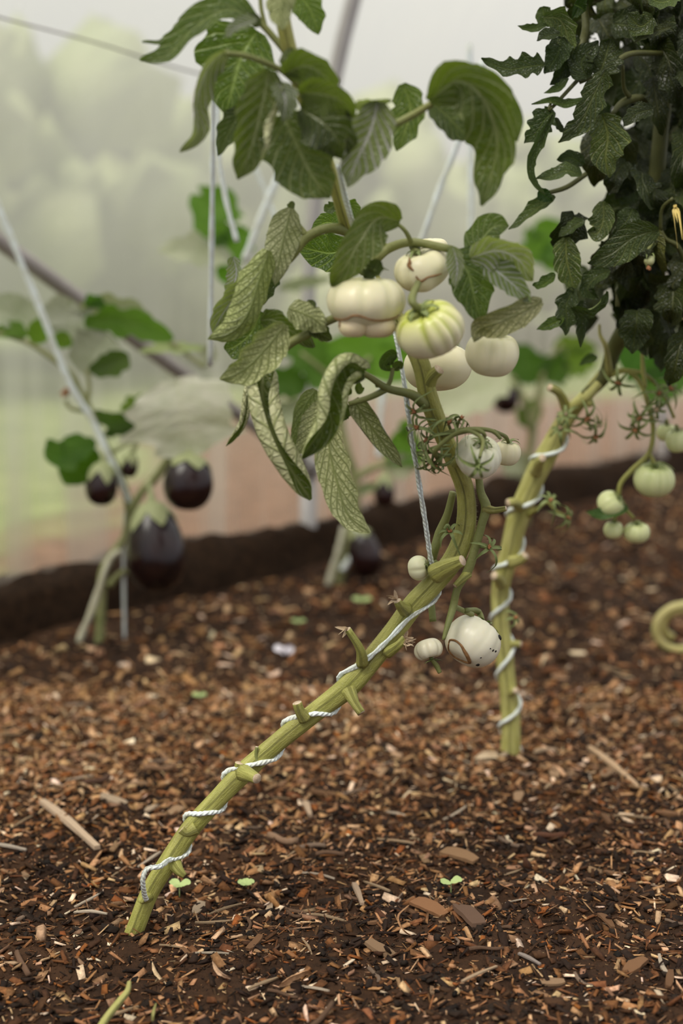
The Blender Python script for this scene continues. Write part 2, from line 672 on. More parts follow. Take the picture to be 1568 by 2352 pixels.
build('floor', mb, SOIL, base=Vector((0, 0, 0)), kind='structure',
      label='dark brown garden soil floor of the plastic tunnel')

# ridge of soil heaped along the foot of the plastic
RIDGE = plain('ridge_soil', (0.012, 0.007, 0.004), (0.035, 0.019, 0.010), 60, 0.95, 0.006, 90, spec=0.1)


def ridge_pt(i, j):
    t = -3.2 + i * 0.02
    prof = [(0.06, -0.02), (0.045, 0.02), (0.035, 0.055), (0.02, 0.078), (0.0, 0.088), (-0.03, 0.088), (-0.10, 0.07)]
    s, z = prof[j]
    k = 1 + 0.35 * vnoise(t * 6 + 3, 0.5 + j, 7) + 0.30 * vnoise(t * 28, 2.5 + j, 8)
    return wallp(t, s + 0.02 * float(vnoise(t * 15, j, 9)), z * float(k) if z > 0 else z)


vs, fs = grid(ridge_pt, 480, 6)
mb = MB().add(vs, fs)
build('trim_1', mb, RIDGE, base=W0.copy(), kind='structure', label='low dark ridge of soil along the foot of the plastic wall')

# the plastic film
m = Mat('milky_film')
nz = m.noise(2.2, 4)
sp_ = m.n('ShaderNodeTexVoronoi')
sp_.inputs['Scale'].default_value = 60
m.t.links.new(m.n('ShaderNodeTexCoord').outputs['Object'], sp_.inputs['Vector'])
speck = m.rng(sp_.outputs['Distance'], 0.05, 0.12, 0.25, 0.0)
fmp = m.n('ShaderNodeMapping')
fmp.inputs['Scale'].default_value = (14.0, 14.0, 0.8)
m.t.links.new(m.n('ShaderNodeTexCoord').outputs['Object'], fmp.inputs[0])
fsx = m.n('ShaderNodeSeparateXYZ')
m.t.links.new(m.n('ShaderNodeTexCoord').outputs['Object'], fsx.inputs[0])
streak = m.math('MULTIPLY', m.rng(m.noise(1.0, 2, 0.5, fmp.outputs[0]), 0.46, 0.62, -0.20, 0.20), m.rng(fsx.outputs[2], 0.2, 0.6, 1.0, 0.04))
fac = m.math('ADD', m.math('ADD', m.math('ADD', m.rng(nz, 0.3, 0.7, 0.50, 0.64), streak), m.rng(fsx.outputs[2], 0.1, 0.5, -0.10, 0.0)), speck, clamp=True)
tp = m.n('ShaderNodeBsdfTransparent')
tp.inputs[0].default_value = (0.95, 0.96, 0.95, 1)
tl = m.n('ShaderNodeBsdfTranslucent')
m.set(tl.inputs[0], m.mix(m.math('MULTIPLY', m.rng(m.math('ADD', fsx.outputs[2], m.math('MULTIPLY', nz, 0.2)), 0.15, 0.55, 1.0, 0.0), 0.8), (0.92, 0.92, 0.87), (0.56, 0.42, 0.30)))   # soil splashed up the foot of the film
df = m.n('ShaderNodeBsdfPrincipled')
df.inputs['Base Color'].default_value = (0.55, 0.55, 0.54, 1)
df.inputs['Roughness'].default_value = 0.35
mx1 = m.n('ShaderNodeMixShader')
mx1.inputs[0].default_value = 0.25
m.t.links.new(tl.outputs[0], mx1.inputs[1])
m.t.links.new(df.outputs[0], mx1.inputs[2])
mx = m.n('ShaderNodeMixShader')
m.t.links.new(fac, mx.inputs[0])
m.t.links.new(tp.outputs[0], mx.inputs[1])
m.t.links.new(mx1.outputs[0], mx.inputs[2])
FILM = m.done(mx.outputs[0])


def film_pt(i, j):
    t = -3.2 + i * 0.03
    q = 0.05 + j * 0.09
    s, z = hoop_profile(q)
    low = max(0.0, 1 - z / 0.55)
    fold = low * (0.010 * sin(t * 31 + 0.6 * sin(t * 7)) + 0.006 * sin(t * 67 + z * 3))
    tt = (t + 9.0) % 1.78 / 1.78                     # between hoops the film sags a little
    sag = -0.02 * sin(pi * tt)
    return wallp(t + z * 0.05 * low, s - 0.022 + fold + sag, z)


vs, fs = grid(film_pt, 330, 32)
mb = MB().add(vs, fs)
build('wall_back', mb, FILM, base=W0.copy(), kind='structure', label='milky translucent plastic film wall curving up over the tunnel')

# the ground outside, bare brown soil to the right, grass to the left and further out
m = Mat('outside_ground')
tc = m.n('ShaderNodeTexCoord').outputs['Object']
sx = m.n('ShaderNodeSeparateXYZ')
m.t.links.new(tc, sx.inputs[0])
g = m.math('ADD', m.rng(sx.outputs[0], -1.0, -0.1, 1.0, 0.0), m.rng(sx.outputs[1], 2.6, 5.2, 0.0, 1.0), clamp=True)
g = m.math('ADD', g, m.math('MULTIPLY_ADD', m.noise(2.5, 4), 1.0, -0.5), clamp=True)
col = m.mix(m.rng(g, 0.35, 0.65), m.mix(m.rng(m.noise(14, 4), 0.3, 0.7), (0.13, 0.066, 0.032), (0.22, 0.115, 0.062)),
            m.mix(m.rng(m.noise(5, 4), 0.3, 0.7), (0.13, 0.18, 0.05), (0.27, 0.31, 0.11)))
OUTG = m.done(m.principled(col, 0.9).outputs[0])


def out_pt(i, j):
    t = -6 + i * 0.5
    s = -0.07 - (j / 24) ** 2 * 22
    return wallp(t, s, 0.06 + 0.05 * float(vnoise(t * 1.5, s * 1.5, 12)) + max(0, -s - 2) * 0.01)


vs, fs = grid(out_pt, 70, 24)
mb = MB().add(vs, fs)
build('terrain', mb, OUTG, base=W0.copy(), kind='structure', label='bare brown soil and grass outside the plastic wall')

# undergrowth outside, seen only as soft green through the film
m = Mat('hedge_green')
nz = m.noise(1.8, 4)
n2_ = m.noise(14, 3)
col = m.mix(m.rng(nz, 0.3, 0.7), (0.25, 0.30, 0.12), (0.40, 0.42, 0.22))
col = m.mix(m.rng(n2_, 0.35, 0.7), m.mix(0.2, col, (0.14, 0.19, 0.07)), col)
HEDGE = m.done(m.principled(col, 0.8).outputs[0])
mb = MB()
hr = random.Random(4)
for k in range(1700):
    t = hr.uniform(-7, 24)
    s = -hr.uniform(3.5, 7.5)
    hh = hr.uniform(0.1, 1.0) ** 0.6 * 1.75 * (0.95 + 0.12 * sin(t * 1.3))
    c = wallp(t, s, hh)
    rad = hr.uniform(0.12, 0.32)
    e = [(cos(a) * cos(b), sin(a) * cos(b), sin(b)) for b in (-1.2, -0.5, 0.2, 0.8, 1.4) for a in [i * pi / 4 + b for i in range(8)]]
    vs = [c + Vector(q) * rad * hr.uniform(0.75, 1.25) for q in e]
    fs = [(r * 8 + i, r * 8 + (i + 1) % 8, r * 8 + 8 + (i + 1) % 8, r * 8 + 8 + i) for r in range(4) for i in range(8)]
    fs += [tuple(range(32, 40))]
    mb.add(vs, fs)
build('hedge_foliage', mb, HEDGE, kind='stuff', label='blurred pale green undergrowth beyond the plastic film', cat='undergrowth')


# hoops, brace, wire
def hoop(t, label, mat, r=0.0165):
    pth = [wallp(t, hoop_profile(q)[0], hoop_profile(q)[1]) for q in np.linspace(-0.12, 3.2, 46)]
    root = empty('tunnel_hoop', wallp(t, 0, 0), label, 'pipe', 'steel hoops of the tunnel')
    build('pipe', tube(MB(), pth, [r], sides=16), mat, root)
    z0 = 0.20
    build('ground_sleeve', tube(MB(), [wallp(t, 0, -0.1), wallp(t, 0, z0)], [r * 1.16] * 2, sides=16), mat, root)
    build('collar', tube(MB(), [wallp(t, 0, z0 - 0.008), wallp(t, 0, z0 + 0.012)], [r * 1.55] * 2, sides=16), PIPE, root)
    mbb = MB()
    c = wallp(t, 0, z0 + 0.002)
    tube(mbb, [c - WD * 0.03 + WN * 0.004, c + WD * 0.034 + WN * 0.004], [0.006] * 2, sides=8)
    build('bolt', mbb, PIPE, root)
    return root


hoop(0.0, 'grey steel tunnel hoop behind the first tomato plant, standing in a sleeve', PIPE)
hoop(1.78, 'farther steel tunnel hoop at the right, behind the hanging green tomatoes', PIPED)
br = empty('brace_pipe', P(700, 1140, 3.10), 'weathered steel brace pipe slanting across the plastic behind the aubergine plant', 'pipe')
b0 = wallp(-0.03, 0.034, 0.22)
b1 = P(0, 575, 2.47) + WN * 0.03
b1 = b1 + (b1 - b0) * 0.5
build('pipe', tube(MB(), catmull([b0, (b0 + b1) / 2, b1], 8), [0.0145], sides=14), PIPED, br)
build('end_clamp', tube(MB(), [b0 - (b1 - b0).normalized() * 0.005, b0 + (b1 - b0).normalized() * 0.035], [0.019] * 2, sides=14), PIPE, br)
mb = MB()
px_tube(mb, [(-160, -10, 2.2), (0, 40, 2.3), (220, 98, 2.45), (440, 165, 2.6), (740, 240, 2.95)], [2.2], sides=6)
build('tension_wire', mb, WIRE, label='thin dark wire strung along the plastic at the upper left', cat='wire')

# ---------------------------------------------------------------- fruit builders
CREAM = (0.75, 0.70, 0.48)
GREENISH = (0.40, 0.44, 0.12)


def mixc(a, b, f):
    f = min(1, max(0, f))
    return tuple(x + (y - x) * f for x, y in zip(a, b))


SKINS = {}


def skin(root, x, y):
    """the place on a fruit's skin that is seen at x, y, and its outward direction"""
    d = ray(x, y).normalized()
    best = None
    for t in SKINS[root]:
        h = t.ray_cast(CAM, d)
        if h[0] is not None and (best is None or h[3] < best[2]):
            best = (h[0], h[1] if h[1].dot(d) < 0 else -h[1], h[3])
    return best


def skin_line(root, pts, rpx, n=5, noise=.25):
    pl = []
    for q in catmull([Vector((x, y, 0)) for x, y in pts], n):
        h = skin(root, q.x, q.y)
        if h:
            pl.append(h[0] + h[1] * 0.0003)
    s = scale_at(pl[0])
    return tube(MB(), pl, [r * s for r in rpx], sides=6, noise=noise)


def screen_dir(a):
    return (Vector((1, 0, 0)) * a[0] + UP * a[1] - FWD * a[2]).normalized()


def fruit_body(c, r, hr, A, ribs, amp, seed, green=0.6, irr=0.04, bumps=(), nu=30, nv=64, base=CREAM, gcol=GREENISH,
               stripe=0.35, dimple=0.34, roll=0.0, gw=0.75):
    rr = random.Random(seed)
    ph = [rr.uniform(0, 6.28) for _ in range(6)]
    e1 = Vector((1, 0, 0)) - A * A.x
    e1 = e1.normalized() if e1.length > 0.1 else A.orthogonal().normalized()
    e2 = A.cross(e1)
    vs, uv, cols, fs = [], [], [], []
    bd = [(screen_dir(b[0]), b[1], b[2]) for b in bumps]
    for i in range(nu + 1):
        t = pi * min(max(i / nu, 0.004), 0.996)
        for j in range(nv):
            a = 2 * pi * j / nv + roll
            ap = a + 0.22 * sin(2 * a + ph[0]) + 0.12 * sin(3 * a + ph[1])
            q = (ap * ribs / (2 * pi)) % 1.0 if ribs else 0.0
            gr = math.exp(-((q - 0.5) / 0.15) ** 2) if ribs else 0.0
            wt = (0.30 + 0.70 * (cos(t) * 0.5 + 0.5)) * sin(t) ** 0.4
            rad = r * sin(t) ** 0.88 * (1 - amp * gr * wt) * (1 + irr * sin(2 * a + ph[2]) + irr * 0.6 * sin(3 * a + ph[3]) * sin(t))
            z = r * hr * cos(t) - r * hr * dimple * math.exp(-(t / 0.45) ** 2) * (1 + 0.5 * gr * (1 if t < 1.2 else 0))
            z += r * hr * 0.10 * math.exp(-((pi - t) / 0.35) ** 2)
            p = e1 * (rad * cos(a)) + e2 * (rad * sin(a)) + A * z
            for d, am, shp in bd:
                p = p + d * (r * am * math.exp(shp * (p.normalized().dot(d) - 1)))
            vs.append(c + p)
            uv.append((j / nv, i / nu))
            f = green * math.exp(-(t / gw) ** 2) + stripe * green * gr * (0.35 + 0.65 * (cos(t) * 0.5 + 0.5))
            cols.append(mixc(base, gcol, f))
    for i in range(nu):
        for j in range(nv):
            k = (j + 1) % nv
            fs.append((i * nv + j, (i + 1) * nv + j, (i + 1) * nv + k, i * nv + k))
    fs.append(tuple(range(nv)))
    fs.append(tuple(reversed(range(nu * nv, nu * nv + nv))))
    return vs, fs, uv, cols


def tomato(label, x, y, Y, rpx, hr, axis, ribs, amp, seed, green=0.6, group=None, stalk=None, sep=(6, 0.8, 0.09), srpx=5.0,
           bumps=(), irr=0.04, droop=0.4, calyx=True, topk=0.8, **kw):
    c = P(x, y, Y)
    s = scale_at(c)
    r = rpx * s
    A = screen_dir(axis)
    root = empty('tomato', c, label, 'tomato', group)
    v = fruit_body(c, r, hr, A, ribs, amp, seed, green, irr, bumps, **kw)
    build('fruit_flesh', MB().add(v[0], v[1], v[2], 0, v[3]), TOMATO, root)
    SKINS[root] = [BVHTree.FromPolygons(v[0], v[1])]
    top = c + A * (r * hr * topk)
    if calyx:
        mb = MB()
        sepals(mb, top, A, sep[0], r * sep[1], r * sep[2], droop=droop, seed=seed)
        tube(mb, [top - A * r * 0.05, top + A * r * 0.10], [r * 0.13, r * 0.10], sides=10)
        build('calyx', mb, SEPAL, root)
    if stalk:
        pts = [top] + [P(*q) for q in stalk]
        pth = catmull(pts, 6)
        build('stalk', tube(MB(), pth, [srpx * s * 0.9, srpx * s * 1.25, srpx * s], sides=8, noise=0.05), STEMD, root)
    return root


def aubergine(label, x, y, Y, wpx, hpx, tilt, seed, cal=0.34, stalk=None, group='aubergines on the trained plants', pear=0.75):
    c = P(x, y, Y)
    s = scale_at(c)
    L, r = hpx * s, wpx * s / 2
    A = screen_dir(tilt)                     # towards the stalk
    e1 = A.orthogonal().normalized()
    e2 = A.cross(e1)
    root = empty('aubergine', c, label, 'aubergine', group)
    mb = MB()
    nu, nv = 26, 32
    prof = []
    for i in range(nu + 1):
        t = pi * min(max(i / nu, 0.01), 0.99)
        z = L / 2 * cos(t)
        q = 0.5 + 0.5 * cos(t)               # 1 at the stalk
        prof.append((r * sin(t) ** 0.82 * (1 - (1 - pear) * q ** 1.3) * (1.0), z))
    mx_ = max(p[0] for p in prof)
    vs, fs = [], []
    for rad, z in prof:
        rad *= r / mx_
        for j in range(nv):
            a = 2 * pi * j / nv
            k = 1 + 0.03 * sin(2 * a + seed) + 0.02 * sin(3 * a + seed * 2 + z * 20)
            vs.append(c + e1 * (rad * k * cos(a)) + e2 * (rad * k * sin(a)) + A * z)
    for i in range(nu):
        for j in range(nv):
            k = (j + 1) % nv
            fs.append((i * nv + j, (i + 1) * nv + j, (i + 1) * nv + k, i * nv + k))
    fs += [tuple(range(nv)), tuple(reversed(range(nu * nv, nu * nv + nv)))]
    mb.add(vs, fs)
    build('fruit_skin', mb, AUB, root)
    # the calyx: a cap hugging the shoulder that ends in pointed lobes
    mb = MB()
    vs, fs = [], []
    m_ = 9
    rr = random.Random(seed)
    lobes = [rr.uniform(0.75, 1.2) for _ in range(5)]
    for i in range(m_ + 1):
        for j in range(40):
            a = 2 * pi * j / 40
            lobe = abs(((a * 5 / (2 * pi)) % 1.0) - 0.5) * 2
            ln = cal * L * (0.38 + 0.62 * (1 - lobe) * lobes[int(a * 5 / (2 * pi)) % 5])
            d = ln * i / m_
            zz = L / 2 - d
            ct = max(-1, min(1, zz / (L / 2)))
            t = math.acos(ct)
            q = 0.5 + 0.5 * ct
            rad = r * max(sin(t), 0.02) ** 0.82 * (1 - (1 - pear) * q ** 1.3) * r / mx_ * 1.03 + 0.0012
            vs.append(c + e1 * (rad * cos(a)) + e2 * (rad * sin(a)) + A * (zz + 0.002))
    for i in range(m_):
        for j in range(40):
            k = (j + 1) % 40
            fs.append((i * 40 + j, (i + 1) * 40 + j, (i + 1) * 40 + k, i * 40 + k))
    mb.add(vs, fs)
    build('calyx', mb, AUBCAL, root)
    top = c + A * (L / 2)
    pts = [top - A * 0.004] + ([P(*q) for q in stalk] if stalk else [top + A * L * 0.25])
    build('stalk', tube(MB(), catmull(pts, 6), [0.13 * r + 0.003, 0.0045, 0.004], sides=9), AUBCAL, root)
    return root


def stub(parent, pts, rpx, mat=STEM, cut=True, name='cut_side_shoot', sides=12, noise=0.03, n=5):
    mb = MB()
    px_tube(mb, pts, rpx, n=n, sides=sides, noise=noise, seed=int(pts[0][0]), capmat=1 if cut else None)
    return build(name, mb, [mat, CUT] if cut else mat, parent)


def husk(parent, x, y, Y, axis, seed, n=5, lpx=45, wpx=5, mat=SEPAL, core=RUST, name='withered_flower', stalk=None, srpx=3.5):
    """an old flower whose sepals still curl round a dry core"""
    c = P(x, y, Y)
    s = scale_at(c)
    A = screen_dir(axis)
    mb = MB()
    sepals(mb, c, A, n, lpx * s, wpx * s, spread=1.0, droop=1.1, seed=seed)
    if stalk:
        pth = catmull([P(*q) for q in stalk] + [c], 5)
        tube(mb, pth, [srpx * s], sides=7)
    o = build(name, mb, mat, parent)
    mb2 = MB()
    rr = random.Random(seed)
    for k in range(5):
        d = Vector((rr.uniform(-1, 1), rr.uniform(-1, 1), rr.uniform(-1, 1))) * 0.5 + A
        tube(mb2, catmull([c, c + d.normalized() * 7 * s, c + d.normalized() * rr.uniform(9, 16) * s], 3), [3 * s, 3.4 * s, 0.8 * s], sides=6)
    b = build('dry_core', mb2, core, o)
    return o


# ---------------------------------------------------------------- the first tomato plant
b1 = G(310, 2140)
Y1 = b1.y
plant1 = empty('tomato_plant', b1, 'tall leaning tomato plant with a bare stem wound in twine and pale green fruit', 'tomato plant',
               'trained tomato plants')
main_px = [(285, 2200, Y1), (296, 2165, Y1), (312, 2125, Y1), (345, 2045, Y1 + .005), (398, 1960, Y1 + .01), (440, 1898, Y1 + .015), (500, 1832, Y1 + .02),
           (560, 1772, Y1 + .025), (640, 1702, Y1 + .03), (720, 1637, Y1 + .03), (800, 1575, Y1 + .03), (858, 1510, Y1 + .03),
           (905, 1450, Y1 + .03), (950, 1388, Y1 + .03), (1000, 1335, Y1 + .03), (1045, 1278, Y1 + .03), (1070, 1210, Y1 + .03),
           (1070, 1130, Y1 + .025), (1045, 1060, Y1 + .015), (1012, 985, Y1 + .005), (985, 910, Y1 - .005), (968, 835, Y1 - .01),
           (930, 760, Y1 + .0), (880, 680, Y1 + .0), (835, 600, Y1 - .01), (802, 530, Y1 - .03), (778, 455, Y1 - .06),
           (752, 370, Y1 - .08), (722, 285, Y1 - .10), (690, 195, Y1 - .12), (662, 100, Y1 - .13), (642, 0, Y1 - .14), (625, -120, Y1 - .15)]
main_r = [r * 0.84 for r in [25, 25, 25, 25, 27, 26, 26, 28, 25, 26, 30, 29, 28, 29, 28, 29, 27, 25, 24, 25, 26, 25, 22, 20, 19, 18, 17, 17, 18, 20, 21, 20, 18]]
mb = MB()
px_tube(mb, main_px, main_r, n=8, sides=28, ridge=(3, 0.075, 4), noise=0.022, seed=3)
build('stem', mb, STEM, plant1)
stem_path = catmull([P(*p) for p in main_px], 8)
stem_rad = [r * scale_at(p) for r, p in zip(lerp_list(main_r, len(stem_path)), stem_path)]

# down on the stem
hv, hf = [], []
hr = random.Random(8)
for k in range(5200):
    i = hr.randrange(70, len(stem_path) - 70)
    p, q = stem_path[i], stem_path[i + 1]
    T = (q - p).normalized()
    o = T.orthogonal().normalized()
    a = hr.uniform(0, 2 * pi)
    d = (o * cos(a) + T.cross(o) * sin(a))
    p = p + (q - p) * hr.random() + d * stem_rad[i] * 0.97
    l = hr.uniform(0.0010, 0.0026)
    e = (d + T * hr.uniform(-.4, .4)).normalized()
    w = d.cross(T).normalized() * 0.00006
    w2 = T * 0.00006
    b = len(hv)
    hv += [p + w, p - w * 0.5 + w2, p - w * 0.5 - w2, p + e * l]
    hf += [(b, b + 1, b + 3), (b + 1, b + 2, b + 3), (b + 2, b, b + 3)]
build('stem_down', MB().add(hv, hf), HAIR, plant1, kind='stuff')

Yc = Y1 + .02
# stumps where shoots and leaves were cut
for pts, r in [
    ([(700, 1650, Yc), (688, 1632, Yc - .004), (682, 1614, Yc - .005)], [17, 12, 11]),
    ([(800, 1585, Yc - .005), (815, 1616, Yc - .015), (830, 1638, Yc - .02)], [18, 11, 10]),
    ([(560, 1775, Yc - .01), (578, 1782, Yc - .03), (590, 1788, Yc - .038)], [20, 15, 12]),
    ([(552, 1785, Yc), (548, 1768, Yc), (550, 1752, Yc)], [14, 11, 11]),
    ([(450, 1900, Yc - .01), (428, 1912, Yc - .012), (416, 1904, Yc - .012)], [18, 11, 11]),
    ([(396, 1975, Yc - .01), (410, 1998, Yc - .02), (424, 2012, Yc - .022)], [20, 12, 7]),
    ([(832, 1525, Yc), (826, 1490, Yc - .01), (798, 1445, Yc - .015)], [15, 10, 8]),
    ([(1000, 1318, Yc - .01), (1032, 1300, Yc - .022), (1062, 1287, Yc - .03)], [24, 19, 13]),
    ([(930, 1400, Yc), (918, 1390, Yc - .01), (912, 1380, Yc - .012)], [17, 11, 9]),
    ([(890, 1500, Yc), (915, 1482, Yc - .01), (930, 1466, Yc - .01)], [14, 10, 9]),
    ([(978, 905, Yc - .02), (990, 868, Yc - .035), (1008, 848, Yc - .042)], [20, 15, 13]),
    ([(340, 2060, Yc - .02), (326, 2068, Yc - .035), (322, 2074, Yc - .037)], [14, 9, 6]),
]:
    stub(plant1, pts, r)
stub(plant1, [(592, 1760, Yc), (588, 1735, Yc), (590, 1715, Yc)], [5, 4, 4], STEMD)
for i, (x, y) in enumerate([(910, 1378), (930, 1466), (926, 1476), (798, 1444)]):
    mb = MB()
    c = P(x, y, Yc - .013)
    s = scale_at(c)
    hr = random.Random(i)
    for k in range(4):
        d = screen_dir((hr.uniform(-1, .1) if x < 920 else hr.uniform(0, 1), hr.uniform(-.8, .8), hr.uniform(-.2, .6)))
        leaf_mesh(mb, catmull([c, c + d * 14 * s, c + d * 30 * s + UP * hr.uniform(-8, 8) * s], 4), 5 * s, roll=40 * k, curl=0.8, lob=0,
                  nu=6, nv=2, a=0.3, b=0.7, seed=k)
    build('torn_bark', mb, DRY, plant1)

# side stems and leaf stalks
Ya = Y1 - .05
for pts, r in [
    ([(1040, 1130, Yc + .02), (1028, 1180, Yc + .025), (1010, 1225, Yc + .03), (996, 1270, Yc + .03), (985, 1320, Yc + .05), (990, 1385, Yc + .045), (994, 1428, Yc + .04)],
     [8, 9, 12, 10, 11, 8, 8]),
    ([(1098, 1085, Yc), (1104, 1130, Yc), (1116, 1165, Yc), (1106, 1205, Yc), (1090, 1262, Yc), (1074, 1310, Yc), (1050, 1352, Yc),
      (1040, 1395, Yc), (1028, 1435, Yc - .01), (1018, 1470, Yc - .015)], [8, 9, 12, 10, 10, 11, 9, 9, 7, 4]),
    ([(1045, 1060, Y1), (1075, 1070, Yc), (1098, 1088, Yc)], [14, 10, 9]),
    ([(1112, 1168, Yc), (1135, 1172, Yc - .005), (1162, 1168, Yc - .01)], [13, 8, 6]),
    ([(1074, 1318, Yc), (1058, 1332, Yc - .008), (1044, 1346, Yc - .012)], [11, 8, 6]),
    ([(1040, 1392, Yc), (1058, 1400, Yc + .01), (1085, 1412, Yc + .02)], [7, 6, 6]),
]:
    stub(plant1, pts, r, STEMD if r[0] < 10 else STEM, name='fruit_stem')
for pts, r in [
    ([(800, 530, Y1 - .03), (755, 524, Ya), (705, 545, Ya), (672, 588, Ya), (640, 625, Ya)], [14, 11, 11, 9, 7]),
    ([(702, 540, Ya), (684, 514, Ya), (668, 490, Ya - .005)], [8, 5, 4]),
    ([(895, 700, Y1 - .02), (820, 712, Ya), (752, 738, Ya - .02), (715, 762, Ya - .02), (660, 792, Ya - .02), (622, 838, Ya - .02)], [10, 10, 10, 10, 11, 8]),
    ([(835, 620, Y1 - .02), (862, 596, Ya), (895, 569, Ya), (950, 556, Ya - .01), (1037, 573, Ya - .02)], [14, 11, 11, 10, 9]),
    ([(905, 508, Ya - .02), (930, 530, Ya - .02), (946, 560, Ya - .01)], [4, 5, 6]),
    ([(865, 555, Ya), (885, 562, Ya), (898, 572, Ya)], [3, 4, 5]),
    ([(975, 930, Y1 - .01), (945, 906, Ya + .02), (890, 892, Ya), (850, 866, Ya - .01), (818, 848, Ya - .015)], [13, 11, 9, 7, 6]),
    ([(888, 893, Ya), (850, 912, Ya), (800, 928, Ya)], [8, 7, 6]),
    ([(890, 888, Ya), (898, 868, Ya), (902, 845, Ya)], [6, 5, 5]),
    ([(688, 195, Y1 - .13), (640, 158, Y1 - .14), (570, 130, Y1 - .16), (520, 122, Y1 - .17)], [9, 7, 7, 6]),
    ([(672, 140, Y1 - .12), (640, 100, Y1 - .12), (605, 60, Y1 - .12), (570, 28, Y1 - .12), (500, 25, Y1 - .12)], [9, 8, 8, 6, 4]),
    ([(740, 340, Y1 - .1), (800, 275, Y1 - .13), (880, 290, Y1 - .14), (940, 268, Y1 - .14), (1000, 232, Y1 - .15)], [12, 9, 9, 9, 8]),
    ([(610, 62, Y1 - .12), (600, 20, Y1 - .12), (597, -20, Y1 - .12)], [5, 5, 5]),
    ([(1035, 572, Ya - .02), (1085, 590, Ya - .02), (1150, 592, Ya - .02)], [9, 7, 4]),
    ([(1075, 640, Ya + .03), (1100, 700, Ya + .03), (1120, 735, Ya + .03)], [5, 4, 4]),
]:
    stub(plant1, pts, r, STEMD, cut=False, name='leaf_stalk')

